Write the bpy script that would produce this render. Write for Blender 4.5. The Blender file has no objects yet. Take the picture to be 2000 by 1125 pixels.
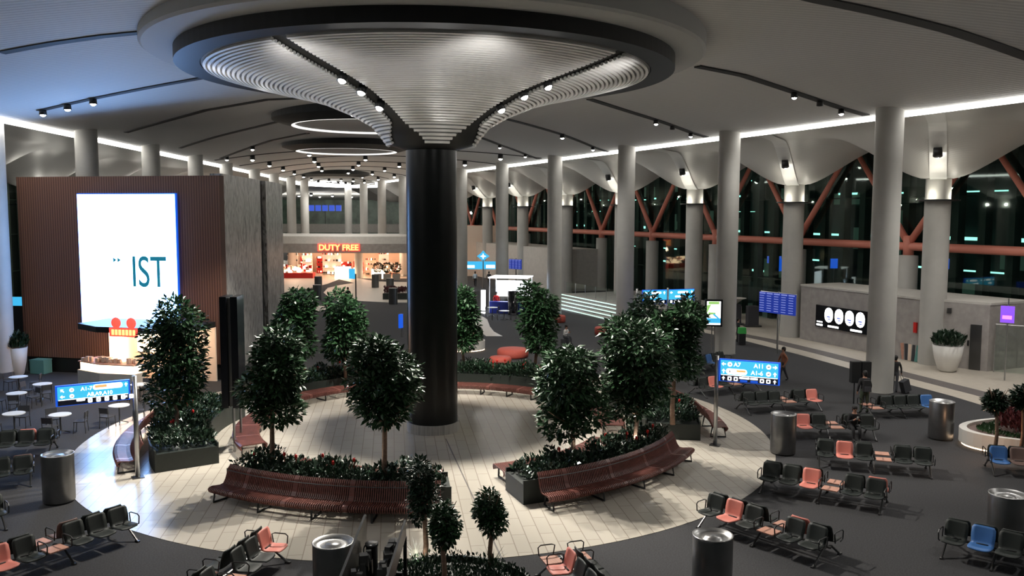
import bpy, bmesh, math, random
from math import sin, cos, pi, radians, sqrt, atan2, hypot
from mathutils import Vector, Matrix
random.seed(7)
sc = bpy.context.scene
COL = sc.collection

# ------------------------------------------------------------------ camera
F_PX, PITCH, ROLL, EYE = 1670.85, .0874, -.0021, 8.5
cam_d = bpy.data.cameras.new('camera'); cam_d.sensor_width = 36; cam_d.lens = 36*F_PX/2000
cam_d.clip_end = 900; cam_d.clip_start = .05
cam = bpy.data.objects.new('camera', cam_d); COL.objects.link(cam)
cam.matrix_world = Matrix.Translation((0, 0, EYE)) @ Matrix.Rotation(pi/2-PITCH, 4, 'X') @ Matrix.Rotation(-ROLL, 4, 'Z')
sc.camera = cam

# ------------------------------------------------------------------ world / exposure
w = bpy.data.worlds.new('night'); sc.world = w; w.use_nodes = True
w.node_tree.nodes['Background'].inputs[0].default_value = (.010, .016, .016, 1)
w.node_tree.nodes['Background'].inputs[1].default_value = 1
sc.view_settings.view_transform = 'Standard'; sc.view_settings.look = 'None'
sc.view_settings.exposure = 0.0; sc.view_settings.gamma = 1; sc.view_settings.use_curve_mapping = False

def lamp(kind, loc, energy, color=(1, .96, .9), size=.12, target=None, angle=80, blend=.5, sy=None, name='fill_flood', parent=None):
    d = bpy.data.lights.new(name, kind); d.energy = energy; d.color = color
    if kind == 'AREA':
        d.size = size
        if sy: d.shape = 'RECTANGLE'; d.size_y = sy
    else: d.shadow_soft_size = size
    if kind == 'SPOT': d.spot_size = radians(angle); d.spot_blend = blend
    o = bpy.data.objects.new(name, d); COL.objects.link(o); o.location = loc
    if target is not None:
        o.rotation_euler = (Vector(target)-Vector(loc)).to_track_quat('-Z', 'Y').to_euler()
    if parent: o.parent = parent
    return o

CX, CY = -3.10, 33.06            # the black mushroom column
def xR(y): return 17.07-.4186*(y-39.21)
def xL(y): return -24.55-.0816*(y-49.82)
# fill floods added under the ceiling to brighten the hall, no fixtures
for x, y, z, e in [(-15, 18, 13.0, 420), (13, 16, 13.0, 650), (16, 30, 12.8, 650), (-4, 4, 13.2, 700),
                   (-16, 60, 12.8, 800), (3, 58, 12.8, 800), (-16, 82, 12.8, 800), (-8, 96, 12.8, 900), (-22, 108, 12.6, 900), (-28, 126, 12.6, 900),
                   (14, 47, 12.8, 250), (21, 36, 12.0, 700), (25.5, 42.5, 11.2, 520), (21.5, 52.5, 11.2, 200), (8, 70, 12, 300)]:
    lamp('SPOT', (x, y, z), e*2.3, (1, .97, .92), .35, (x, y, 0), 150, 1)

# ------------------------------------------------------------------ materials
MATS = {}
def mat(name, col, rough=.6, metal=0, emit=None, es=1, noise=0, nscale=8, bump=0, spec=None, stretch=(1, 1, 1)):
    m = bpy.data.materials.new(name); m.use_nodes = True; nt = m.node_tree; b = nt.nodes['Principled BSDF']
    b.inputs['Base Color'].default_value = (*col, 1); b.inputs['Roughness'].default_value = rough; b.inputs['Metallic'].default_value = metal
    if spec is not None: b.inputs['Specular IOR Level'].default_value = spec
    if emit: b.inputs['Emission Color'].default_value = (*emit, 1); b.inputs['Emission Strength'].default_value = es
    if noise or bump:
        tc = nt.nodes.new('ShaderNodeTexCoord'); mp = nt.nodes.new('ShaderNodeMapping'); mp.inputs['Scale'].default_value = stretch
        n = nt.nodes.new('ShaderNodeTexNoise'); n.inputs['Scale'].default_value = nscale; n.inputs['Detail'].default_value = 4
        nt.links.new(tc.outputs['Object'], mp.inputs[0]); nt.links.new(mp.outputs[0], n.inputs['Vector'])
        if noise:
            r = nt.nodes.new('ShaderNodeMapRange'); r.inputs[1].default_value = .3; r.inputs[2].default_value = .7
            r.inputs[3].default_value = 1-noise; r.inputs[4].default_value = 1+noise
            mx = nt.nodes.new('ShaderNodeMix'); mx.data_type = 'RGBA'; mx.blend_type = 'MULTIPLY'; mx.inputs[0].default_value = 1
            mx.inputs[6].default_value = (*col, 1); nt.links.new(n.outputs[0], r.inputs[0]); nt.links.new(r.outputs[0], mx.inputs[7])
            nt.links.new(mx.outputs[2], b.inputs['Base Color'])
        if bump:
            bp = nt.nodes.new('ShaderNodeBump'); bp.inputs['Strength'].default_value = bump; bp.inputs['Distance'].default_value = .02
            nt.links.new(n.outputs[0], bp.inputs['Height']); nt.links.new(bp.outputs[0], b.inputs['Normal'])
    MATS[name] = m; return m
M = MATS
mat('carpet', (.034, .034, .037), .95, noise=.35, nscale=25)
mat('carpet_dark', (.028, .028, .032), .9, noise=.3, nscale=25)
mat('stone_light', (.52, .47, .40), .45, noise=.06, nscale=3)
mat('stone_brown', (.13, .115, .11), .6, noise=.1)
mat('ceiling', (.40, .40, .39), .75)
mat('vault', (.50, .49, .46), .45)
mat('joint', (.035, .035, .036), .7)
mat('ring_light_grey', (.50, .51, .51), .7)
mat('ring_dark', (.004, .005, .005), .5)
mat('backing_grey', (.24, .235, .23), .7)
mat('slat_white', (.85, .84, .82), .5)
mat('column_grey', (.46, .45, .42), .6, noise=.05, nscale=1.2)
mat('column_black', (.006, .007, .007), .3, noise=.2, nscale=2, spec=.35)
mat('steel_bin', (.20, .20, .20), .34, .85, noise=.1, nscale=3)
mat('column_base', (.45, .44, .42), .3, noise=.25, nscale=5, stretch=(3, 3, .2))
mat('steel', (.42, .42, .42), .32, .9, noise=.1, nscale=3)
mat('steel_dark', (.12, .12, .12), .35, .8)
mat('black', (.012, .013, .014), .45)
mat('black_gloss', (.008, .009, .012), .15)
mat('seat_black', (.012, .017, .015), .6)
mat('seat_coral', (.74, .24, .19), .55)
mat('seat_blue', (.05, .16, .42), .5)
mat('seat_brown', (.16, .10, .085), .55)
mat('tray_wood', (.58, .30, .22), .5, noise=.12, nscale=6, stretch=(1, 6, 1))
mat('bench_wood', (.17, .060, .048), .38, noise=.25, nscale=5, stretch=(1, 1, 5))
mat('planter_dark', (.016, .022, .019), .5, noise=.1)
mat('planter_concrete', (.30, .28, .26), .7, noise=.1, nscale=3)
mat('planter_white', (.72, .70, .66), .5)
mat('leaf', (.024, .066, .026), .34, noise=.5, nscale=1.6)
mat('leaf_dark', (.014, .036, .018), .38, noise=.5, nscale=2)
mat('leaf_red', (.10, .025, .03), .5, noise=.5, nscale=2)
mat('bark', (.21, .13, .09), .8, noise=.3, nscale=20, bump=.4)
mat('flower_red', (.55, .02, .015), .4)
mat('flower_white', (.8, .8, .74), .5)
mat('orange_steel', (.72, .25, .18), .5)
mat('ottoman', (.46, .085, .06), .7, noise=.1, nscale=20)
mat('concrete', (.36, .335, .315), .75, noise=.12, nscale=2.5, bump=.15)
mat('concrete_light', (.55, .53, .49), .7, noise=.06, nscale=3)
mat('white', (.8, .8, .78), .5)
mat('skin', (.42, .22, .15), .6)
mat('hair_black', (.01, .009, .008), .6)
mat('cloth_black', (.018, .018, .02), .85)
mat('cloth_dark', (.05, .052, .06), .85)
mat('cloth_white', (.7, .7, .7), .8)
mat('cloth_orange', (.42, .16, .09), .8)
mat('cloth_beige', (.42, .36, .3), .8)
mat('cloth_olive', (.05, .07, .045), .85)
mat('green_bag', (.05, .42, .08), .6)
mat('teal', (.13, .35, .32), .6)
mat('red_gloss', (.6, .02, .015), .4)
mat('shop_warm', (.85, .68, .55), .6)
mat('blue_counter', (.03, .05, .35), .4)
mat('ink', (.015, .02, .05), .6)
mat('teal_ink', (.0, .06, .11), .6)
mat('text_teal', (0, .05, .09), .6, emit=(.01, .17, .26), es=1)
mat('e_strip', (.9, .9, .9), .5, emit=(1, .97, .92), es=9)
mat('e_line', (.9, .9, .9), .5, emit=(1, .97, .92), es=1.6)
mat('e_lamp', (.9, .9, .9), .5, emit=(1, .97, .9), es=30)
mat('e_screen', (.1, .1, .1), .5, emit=(.26, .50, 1), es=13)
mat('e_cyan', (.02, .1, .14), .4, emit=(.05, .45, .80), es=1.1)
mat('e_blue', (.01, .05, .2), .4, emit=(.01, .09, .65), es=1.1)
mat('e_indigo', (.01, .02, .1), .4, emit=(.05, .10, .55), es=1.1)
mat('e_white', (.8, .8, .8), .4, emit=(1, 1, 1), es=2.2)
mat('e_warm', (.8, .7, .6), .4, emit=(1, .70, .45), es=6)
mat('e_orange', (.8, .3, .1), .4, emit=(1, .35, .12), es=1.3)
mat('e_red', (.8, .1, .1), .4, emit=(1, .05, .03), es=2.2)
mat('e_yellow', (.8, .6, .1), .4, emit=(1, .62, .22), es=1.6)
mat('e_green', (.1, .5, .2), .4, emit=(.3, 1, .6), es=2)
mat('e_lime', (.1, .5, .2), .4, emit=(.35, .6, .15), es=1)
mat('e_purple', (.1, .02, .2), .4, emit=(.22, .08, .7), es=1.3)
mat('e_pink', (.5, .1, .3), .4, emit=(1, .25, .7), es=1.6)
mat('e_reflection', (.1, .2, .2), .4, emit=(.45, 1, .88), es=1.7)
mat('e_navy', (.01, .02, .1), .4, emit=(.012, .03, .26), es=1.0)
mat('e_lav', (.1, .1, .3), .4, emit=(.30, .36, .85), es=.65)
mat('e_sign', (.02, .1, .14), .4, emit=(.06, .58, .90), es=1.0)
mat('e_step', (.6, .8, .7), .4, emit=(.75, 1, .92), es=.9)
mat('far_glass', (.10, .16, .12), .3, noise=.5, nscale=.5)
mat('e_reflection_dim', (.1, .2, .1), .4, emit=(.03, .055, .045), es=.5)
mat('night_dark', (.012, .018, .016), .8)
mat('fin_black', (.006, .008, .008), .6)

def wave_mat(name, c1, c2, scale, direction='X', rough=.7, dist=0, bump=.3, bumpd=.02):
    m = bpy.data.materials.new(name); m.use_nodes = True; nt = m.node_tree; b = nt.nodes['Principled BSDF']; b.inputs['Roughness'].default_value = rough
    tc = nt.nodes.new('ShaderNodeTexCoord'); wv = nt.nodes.new('ShaderNodeTexWave'); wv.bands_direction = direction
    wv.inputs['Scale'].default_value = scale; wv.inputs['Distortion'].default_value = dist
    cr = nt.nodes.new('ShaderNodeMix'); cr.data_type = 'RGBA'; cr.inputs[6].default_value = (*c1, 1); cr.inputs[7].default_value = (*c2, 1)
    nt.links.new(tc.outputs['Object'], wv.inputs['Vector']); nt.links.new(wv.outputs['Fac'], cr.inputs[0]); nt.links.new(cr.outputs[2], b.inputs['Base Color'])
    bp = nt.nodes.new('ShaderNodeBump'); bp.inputs['Strength'].default_value = bump; bp.inputs['Distance'].default_value = bumpd
    nt.links.new(wv.outputs['Fac'], bp.inputs['Height']); nt.links.new(bp.outputs[0], b.inputs['Normal'])
    M[name] = m; return m
wave_mat('ceiling_slats', (.60, .60, .59), (.72, .72, .70), 1.2, 'Y', .7)
wave_mat('vault_slats', (.56, .55, .53), (.66, .65, .62), 2.6, 'Y', .42, bump=.12)
wave_mat('wood_battens', (.12, .055, .036), (.27, .13, .085), 2.2, 'X', .5)
def marble():
    m = mat('marble', (.36, .35, .33), .35); nt = m.node_tree; b = nt.nodes['Principled BSDF']
    tc = nt.nodes.new('ShaderNodeTexCoord'); mp = nt.nodes.new('ShaderNodeMapping'); mp.inputs['Scale'].default_value = (2.2, 1, .35)
    n = nt.nodes.new('ShaderNodeTexNoise'); n.inputs['Scale'].default_value = 2.2; n.inputs['Detail'].default_value = 8; n.inputs['Distortion'].default_value = 2.5
    r = nt.nodes.new('ShaderNodeValToRGB'); r.color_ramp.elements[0].position = .38; r.color_ramp.elements[0].color = (.16, .15, .14, 1)
    r.color_ramp.elements[1].position = .56; r.color_ramp.elements[1].color = (.56, .55, .52, 1)
    nt.links.new(tc.outputs['Object'], mp.inputs[0]); nt.links.new(mp.outputs[0], n.inputs['Vector']); nt.links.new(n.outputs[0], r.inputs[0]); nt.links.new(r.outputs[0], b.inputs['Base Color'])
marble()
def tiles():
    m = mat('tiles', (.55, .5, .42), .24); nt = m.node_tree; b = nt.nodes['Principled BSDF']
    tc = nt.nodes.new('ShaderNodeTexCoord'); mp = nt.nodes.new('ShaderNodeMapping'); mp.inputs['Rotation'].default_value = (0, 0, radians(82))
    br = nt.nodes.new('ShaderNodeTexBrick'); br.inputs['Scale'].default_value = 1; br.inputs['Brick Width'].default_value = 1.2; br.inputs['Row Height'].default_value = .38
    br.inputs['Mortar Size'].default_value = .012; br.inputs['Color1'].default_value = (.55, .505, .435, 1); br.inputs['Color2'].default_value = (.51, .47, .405, 1); br.inputs['Mortar'].default_value = (.33, .29, .24, 1)
    nt.links.new(tc.outputs['Object'], mp.inputs[0]); nt.links.new(mp.outputs[0], br.inputs['Vector']); nt.links.new(br.outputs[0], b.inputs['Base Color'])
tiles()
def glass(name, tint, fac):
    m = bpy.data.materials.new(name); m.use_nodes = True; nt = m.node_tree; nt.nodes.clear()
    o = nt.nodes.new('ShaderNodeOutputMaterial'); t = nt.nodes.new('ShaderNodeBsdfTransparent'); g = nt.nodes.new('ShaderNodeBsdfGlossy')
    t.inputs[0].default_value = (*tint, 1); g.inputs['Roughness'].default_value = .03; g.inputs[0].default_value = (.8, .95, .88, 1); mx = nt.nodes.new('ShaderNodeMixShader'); mx.inputs[0].default_value = fac
    nt.links.new(t.outputs[0], mx.inputs[1]); nt.links.new(g.outputs[0], mx.inputs[2]); nt.links.new(mx.outputs[0], o.inputs[0]); M[name] = m
glass('glass_wall', (.62, .80, .72), .08); glass('glass_clear', (.85, .92, .9), .08)

# ------------------------------------------------------------------ mesh helpers
class MB:
    def __init__(s): s.v = []; s.f = []; s.m = []
    def add(s, vs, fs, mi=0):
        n = len(s.v); s.v += [tuple(v) for v in vs]; s.f += [tuple(i+n for i in f) for f in fs]; s.m += [mi]*len(fs); return s
    def box(s, c, d, rz=0, mi=0, taper=1, rot=None):
        vs = []
        for z in (-.5, .5):
            k = 1 if z < 0 else taper
            for x, y in ((-.5, -.5), (.5, -.5), (.5, .5), (-.5, .5)):
                p = Vector((x*d[0]*k, y*d[1]*k, z*d[2]))
                if rot is not None: p = rot @ p
                vs.append((c[0]+p.x*cos(rz)-p.y*sin(rz), c[1]+p.x*sin(rz)+p.y*cos(rz), c[2]+p.z))
        return s.add(vs, [(3, 2, 1, 0), (4, 5, 6, 7), (0, 1, 5, 4), (1, 2, 6, 5), (2, 3, 7, 6), (3, 0, 4, 7)], mi)
    def tube(s, pts, r, n=8, mi=0, closed=False):
        pts = [Vector(p) for p in pts]; N = len(pts); rs = r if isinstance(r, (list, tuple)) else [r]*N
        base = len(s.v); up = None
        for i, p in enumerate(pts):
            if closed: d = pts[(i+1) % N]-pts[i-1]
            else: d = pts[min(i+1, N-1)]-pts[max(i-1, 0)]
            d.normalize()
            if up is None: up = Vector((0, 0, 1)) if abs(d.z) < .95 else Vector((1, 0, 0))
            a = d.cross(up)
            if a.length < 1e-4: a = d.cross(Vector((1, .3, 0)))
            a.normalize(); b = a.cross(d).normalized(); up = b
            for k in range(n):
                t = 2*pi*k/n; q = p+(a*cos(t)+b*sin(t))*rs[i]; s.v.append(tuple(q))
        for i in range(N if closed else N-1):
            for k in range(n):
                j = (i+1) % N
                s.f.append((base+i*n+k, base+i*n+(k+1) % n, base+j*n+(k+1) % n, base+j*n+k)); s.m.append(mi)
        if not closed:
            s.f.append(tuple(base+k for k in range(n))[::-1]); s.f.append(tuple(base+(N-1)*n+k for k in range(n))); s.m += [mi, mi]
        return s
    def lathe(s, prof, c=(0, 0, 0), n=32, a0=0, a1=2*pi, mi=0, cap=False):
        full = abs(a1-a0-2*pi) < 1e-6; K = n if full else n+1; base = len(s.v)
        for r, z in prof:
            for k in range(K):
                t = a0+(a1-a0)*k/n; s.v.append((c[0]+r*cos(t), c[1]+r*sin(t), c[2]+z))
        for i in range(len(prof)-1):
            for k in range(n):
                k2 = (k+1) % K
                s.f.append((base+i*K+k, base+i*K+k2, base+(i+1)*K+k2, base+(i+1)*K+k)); s.m.append(mi)
        if cap and full: s.f.append(tuple(base+(len(prof)-1)*K+k for k in range(K))); s.m.append(mi)
        if cap and not full:
            s.f.append(tuple(base+i*K for i in range(len(prof)))); s.f.append(tuple(base+i*K+K-1 for i in range(len(prof)))[::-1]); s.m += [mi, mi]
        return s
    def prism(s, poly, z0, z1, mi=0):
        n = len(poly); return s.add([(x, y, z0) for x, y in poly]+[(x, y, z1) for x, y in poly],
            [tuple(range(n))[::-1], tuple(range(n, 2*n))]+[(i, (i+1) % n, n+(i+1) % n, n+i) for i in range(n)], mi)
    def vprism(s, poly, y0, y1, mi=0):   # polygon in x,z extruded along y
        n = len(poly); return s.add([(x, y0, z) for x, z in poly]+[(x, y1, z) for x, z in poly],
            [tuple(range(n)), tuple(range(n, 2*n))[::-1]]+[(i, n+i, n+(i+1) % n, (i+1) % n) for i in range(n)], mi)
    def sphere(s, c, r, n=12, m=8, mi=0):
        r = r if isinstance(r, (tuple, list)) else (r, r, r); base = len(s.v)
        for i in range(m+1):
            t = pi*i/m
            for k in range(n):
                a = 2*pi*k/n; s.v.append((c[0]+r[0]*sin(t)*cos(a), c[1]+r[1]*sin(t)*sin(a), c[2]+r[2]*cos(t)))
        for i in range(m):
            for k in range(n): s.f.append((base+i*n+k, base+(i+1)*n+k, base+(i+1)*n+(k+1) % n, base+i*n+(k+1) % n)); s.m.append(mi)
        return s
    def mesh(s, name, mats, smooth=False):
        me = bpy.data.meshes.new(name); me.from_pydata(s.v, [], s.f)
        for m in (mats if isinstance(mats, (list, tuple)) else [mats]): me.materials.append(M[m])
        if any(s.m): me.polygons.foreach_set('material_index', s.m)
        if smooth: me.polygons.foreach_set('use_smooth', [True]*len(me.polygons))
        me.update(); return me
    def build(s, name, mats, parent=None, smooth=False, label=None, loc=None):
        o = bpy.data.objects.new(name, s.mesh(name, mats, smooth)); COL.objects.link(o)
        if parent: o.parent = parent
        if loc: o.location = loc
        if label: o['label'] = label
        if smooth:
            pass
        return o

def thing(name, label, cat, loc=(0, 0, 0), rz=0, group=None):
    o = bpy.data.objects.new(name, None); COL.objects.link(o); o.location = loc; o.rotation_euler = (0, 0, rz)
    o.empty_display_size = .2
    o['label'] = label; o['category'] = cat
    if group: o['group'] = group
    return o
def tag(o, label, cat, group=None, kind=None):
    if label: o['label'] = label
    if cat: o['category'] = cat
    if group: o['group'] = group
    if kind: o['kind'] = kind
    return o
def struct(o, label=None):
    o['kind'] = 'structure'
    if label: o['label'] = label
    return o
def link(name, me, parent, loc=(0, 0, 0), rz=0, label=None):
    o = bpy.data.objects.new(name, me); COL.objects.link(o); o.parent = parent; o.location = loc; o.rotation_euler = (0, 0, rz)
    if label: o['label'] = label
    return o
def copy_tree(o, parent=None):
    c = o.copy(); COL.objects.link(c); c.parent = parent
    for ch in list(o.children): copy_tree(ch, c)
    return c
def text_into(body, size, parent, loc, m, name='lettering', align='CENTER', ext=.01, bold=0, sx=1, rz=0, label=None):
    cu = bpy.data.curves.new('t', 'FONT'); cu.body = body; cu.size = size; cu.extrude = ext; cu.align_x = align; cu.align_y = 'CENTER'; cu.offset = bold
    t = bpy.data.objects.new('t', cu); COL.objects.link(t); dg = bpy.context.evaluated_depsgraph_get(); dg.update()
    me = bpy.data.meshes.new_from_object(t.evaluated_get(dg)); bpy.data.objects.remove(t)
    me.transform(Matrix.Rotation(pi/2, 4, 'X') @ Matrix.Diagonal((sx, 1, 1, 1))); me.materials.clear(); me.materials.append(M[m]); me.name = name
    o = bpy.data.objects.new(name, me); COL.objects.link(o); o.parent = parent; o.location = loc; o.rotation_euler = (0, 0, rz)
    if label: o['label'] = label
    return o
# turn a sight line of the photograph into a place in the hall
def _ray(x, y):
    u = x-1000; v = y-562.5; u, v = u*cos(ROLL)+v*sin(ROLL), -u*sin(ROLL)+v*cos(ROLL)
    return u/F_PX, cos(PITCH)-v/F_PX*sin(PITCH), sin(PITCH)+v/F_PX*cos(PITCH)
def G(x, y, z=0):
    a, b, c = _ray(x, y); t = (EYE-z)/c; return (a*t, b*t)
def AY(x, y, Y):
    a, b, c = _ray(x, y); t = Y/b; return (a*t, EYE-c*t)
def smooth(t): t = max(0, min(1, t)); return t*t*(3-2*t)

# ------------------------------------------------------------------ floor
b = MB(); b.add([(-70, -12, 0), (75, -12, 0), (75, 300, 0), (-70, 300, 0)], [(0, 1, 2, 3)]); struct(b.build('floor', 'carpet'), 'dark grey carpet floor of the hall')
RD = 12.9
b = MB(); pts = []
for k in range(120):
    t = 2*pi*k/120; pts.append((RD*cos(t), RD*sin(t)))
b.prism(pts, .001, .012); struct(b.build('floor', 'tiles', loc=(CX, CY, 0)), 'round pale stone tiled floor around the black column')
def patch(poly, m, z=.010, lab=None):
    b = MB(); b.prism(poly, .001, z); return struct(b.build('floor', m), lab)
# pale walkway along the right hand block
edge = [(7.0, 77), (12.2, 64), G(1460, 665), G(1560, 690), G(1700, 728), G(1860, 770), G(2000, 812), (21.9, 29), (22.0, 10)]
def offs(e, d): return [(x+d, y+d*.25) for x, y in e]
patch(edge+offs(edge, 16)[::-1], 'stone_light', .008, 'pale stone walkway beside the concrete block')
patch(offs(edge, 1.15)+offs(edge, 2.2)[::-1], 'stone_brown', .012, 'dark stone stripe in the pale walkway')
# pale floor in front of the shop and the winding carpet between
def blob(px, z=.012, m='stone_light', lab=None): patch([G(*p) for p in px], m, z, lab)
blob([(470, 500), (600, 516), (795, 520), (830, 545), (700, 545), (790, 560), (700, 556), (662, 547), (640, 556), (600, 566), (560, 572), (430, 620)], lab='pale floor before the duty free shop')
blob([(632, 573), (640, 564), (665, 558), (700, 553), (740, 551), (800, 552), (850, 556), (850, 592), (760, 592), (700, 589), (660, 582), (640, 580)], .013, lab='rounded pale floor area behind the trees')
blob([(930, 618), (940, 617), (952, 624), (957, 638), (965, 648), (982, 657), (950, 657), (925, 640)], .013, lab='curved pale floor patch by the seating')
blob([(600, 600), (640, 598), (645, 606), (610, 612)], .013, lab='short pale floor strip')
b = MB(); p0 = G(872, 858); p1 = G(985, 1098); d = Vector((p1[0]-p0[0], p1[1]-p0[1])); d.normalize()
b.prism([(p0[0]-d.y*.02, p0[1]+d.x*.02), (p0[0]+d.y*.02, p0[1]-d.x*.02), (p1[0]+d.y*.02, p1[1]-d.x*.02), (p1[0]-d.y*.02, p1[1]+d.x*.02)], .011, .016)
struct(b.build('trim_1', 'stone_brown'), 'dark joint line in the tiled floor')

# ------------------------------------------------------------------ ceiling
ZS = 13.1
def hpk(y): return 1.9-.85*smooth((y-28)/20)
def ceilz(x, y):
    l, r = xL(y)-.9, xR(y)+.7; wd = max(r-l, .5); u = max(-1, min(1, (x-l)/wd*2-1)); return ZS+hpk(y)*min(1, wd/14)*(1-u*u)
b = MB(); NY, NX = 110, 32
for j in range(NY+1):
    y = -12+(151+12)*j/NY; l, r = xL(y)-.9, xR(y)+.7
    for i in range(NX+1):
        x = l+(r-l)*i/NX; b.v.append((x, y, ceilz(x, y)))
for j in range(NY):
    for i in range(NX):
        a = j*(NX+1)+i; b.f.append((a, a+NX+1, a+NX+2, a+1)); b.m.append(0)
struct(b.build('ceiling', 'ceiling_slats', smooth=True), 'arched grey ceiling of the hall')
def raycast_ceiling(px, py):
    a, bb, c = _ray(px, py); t = 10
    for _ in range(4000):
        x, y, z = a*t, bb*t, EYE-c*t
        if z >= ceilz(x, y)-.03: break
        t += .05
    return (x, y)
def joint(path, wdt, name='trim_2'):
    P = []
    for (x0, y0), (x1, y1) in zip(path, path[1:]):
        n = max(2, int(hypot(x1-x0, y1-y0)/.5))
        P += [(x0+(x1-x0)*k/n, y0+(y1-y0)*k/n) for k in range(n)]
    P.append(path[-1]); b = MB()
    for i, (x, y) in enumerate(P):
        q = P[min(i+1, len(P)-1)]; p = P[max(i-1, 0)]; dx, dy = q[0]-p[0], q[1]-p[1]; L = hypot(dx, dy) or 1; nx, ny = -dy/L*wdt/2, dx/L*wdt/2
        for s, dz in ((1, .1), (1, -.05), (-1, -.05), (-1, .1)): b.v.append((x+nx*s, y+ny*s, ceilz(x, y)+dz))
    for i in range(len(P)-1):
        for k in range(4): b.f.append((i*4+k, i*4+(k+1) % 4, i*4+4+(k+1) % 4, i*4+4+k)); b.m.append(0)
    return struct(b.build(name, 'joint'), 'dark joint across the ceiling')
ribs = [([(1500, -25), (1600, -2), (1700, 18), (1850, 55), (2000, 105), (2080, 133)], .55), ([(1360, 128), (1450, 146), (1550, 178), (1640, 208), (1690, 222)], .42),
        ([(1150, 193), (1280, 233), (1350, 258), (1378, 266)], .38), ([(985, 232), (1095, 262), (1160, 287), (1188, 296)], .34), ([(935, 268), (975, 283), (1030, 303), (1050, 310)], .34),
        ([(275, 66), (200, 74), (100, 88), (0, 107)], .4), ([(410, 152), (300, 172), (180, 196), (75, 220)], .32), ([(620, 193), (520, 197), (400, 218), (300, 246), (245, 262)], .3),
        ([(575, 232), (500, 250), (420, 270), (350, 292)], .3), ([(600, 262), (530, 276), (460, 300), (430, 312)], .3)]
RIBP = []
for pth, wd in ribs:
    wp = [raycast_ceiling(*p) for p in pth]; RIBP.append(wp); joint(wp, wd)
for k in range(8):
    y = 78+k*9.5; joint([(xL(y), y), (xR(y-4), y-4)], .3)
# ceiling spotlights sitting in the joints
def aimed(o, d): o.rotation_euler = Vector(d).to_track_quat('-Z', 'Y').to_euler()
bs = MB(); bs.lathe([(.0, .16), (.13, .16), (.15, -.12), (.12, -.12), (.12, -.08)], n=14); spot_me = bs.mesh('housing', 'black', True)
bs = MB(); bs.lathe([(.0, -.19), (.05, -.18), (.09, -.15), (.118, -.10), (.118, -.07)], n=14); spot_ds = bs.mesh('lens', 'e_lamp')
SPN = [0]
def spot(x, y, z, lab, grp, size=1., energy=0, aim=(0, 0, -1), drop=.25, scale=1., ang=70, col=(1, .96, .9)):
    t = thing('ceiling_spotlight', lab, 'spotlight', (x, y, z-drop), 0, grp); t.rotation_euler = Vector(aim).to_track_quat('-Z', 'Y').to_euler(); t.scale = (scale,)*3
    link('housing', spot_me, t); link('lens', spot_ds, t)
    if energy:
        lamp('SPOT', Vector((x, y, z-drop))+Vector(aim).normalized()*.14*scale, energy, col, .12, Vector((x, y, z-drop))+Vector(aim)*5, ang, .7, name='spotlight_beam')
    return t
for px, py, sz, e, lb in [(82, 218, 1.6, 150, 'outermost of three round spotlights on the blue-lit left ceiling'), (130, 207, 1.6, 150, 'middle of three round spotlights on the blue-lit left ceiling'), (180, 196, 1.6, 150, 'innermost of three round spotlights on the blue-lit left ceiling'),
                      (1550, 178, 1.4, 250, 'spotlight in the wide right ceiling joint, nearer the ring'), (1600, 194, 1.4, 0, 'unlit dark spotlight in the wide right ceiling joint'), (1642, 210, 1.4, 250, 'spotlight in the wide right ceiling joint, by the front column'),
                      (1280, 233, 1.4, 250, 'spotlight in the ceiling joint behind the big ring'), (1312, 244, 1.3, 0, 'unlit spotlight in the ceiling joint behind the big ring'), (1348, 258, 1.3, 150, 'spotlight near the strip light behind the big ring'),
                      (1097, 262, 1.6, 200, 'bright spotlight in the ceiling right of the black column top'), (1157, 286, 1.4, 200, 'spotlight close to the strip light right of the black column top'),
                      (975, 283, 1.4, 100, 'small spotlight just right of the black column top'), (1025, 301, 1.4, 100, 'small spotlight near the far strip light end'),
                      (492, 288, 1.8, 100, 'spotlight on the far left ceiling curve'), (442, 309, 1.8, 100, 'spotlight above the left strip light'), (649, 206, 1.3, 0, 'small spotlight on the dark rim of the second skylight ring')]:
    x, y = raycast_ceiling(px, py)
    o = spot(x, y, ceilz(x, y), lb, 'spotlights of the near ceiling', energy=e, scale=sz*.72, drop=.14)
    if e == 0 and px > 1000:
        for ch in o.children:
            if ch.name.startswith('lens'): bpy.data.objects.remove(ch)
ORD = 'first second third fourth fifth sixth seventh eighth ninth tenth'.split()
for k in range(8):
    y = 78+k*9.5
    for ui, u in enumerate((.12, .3, .5, .7, .88)):
        x = xL(y)+(xR(y-4)-xL(y))*u; yy = y-4*u
        spot(x, yy, ceilz(x, yy), 'tiny ceiling spotlight, joint %s beyond the skylight rings, %s across' % (ORD[k], ORD[ui]), 'far ceiling spotlights', scale=1.6)

# continuous strip lights along both sides
def strip(fx, off, y0, y1, name, lab):
    b = MB(); n = 40
    for i in range(n+1):
        y = y0+(y1-y0)*i/n; x = fx(y)+off
        for dx, dz in ((-.28, .12), (-.28, -.14), (.28, -.14), (.28, .12)): b.v.append((x+dx, y, ZS-.02+dz))
    for i in range(n):
        for k in range(4): b.f.append((i*4+k, i*4+(k+1) % 4, i*4+4+(k+1) % 4, i*4+4+k)); b.m.append(0)
    o = b.build(name, 'e_strip'); return tag(o, lab, 'strip light')
strip(xR, 1.05, 2, 131, 'strip_light', 'long straight bright light strip over the right hand columns')
strip(xL, -1.25, 2, 131, 'strip_light', 'long bright light strip over the left hand columns')
b = MB(); n = 24; P = []
for k in range(n+1):
    t = pi*k/n; P.append((xL(131)-1.25+(xR(131)+1.05-xL(131)+1.25)*(.5-.5*cos(t)), 131+16*sin(t)))
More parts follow.
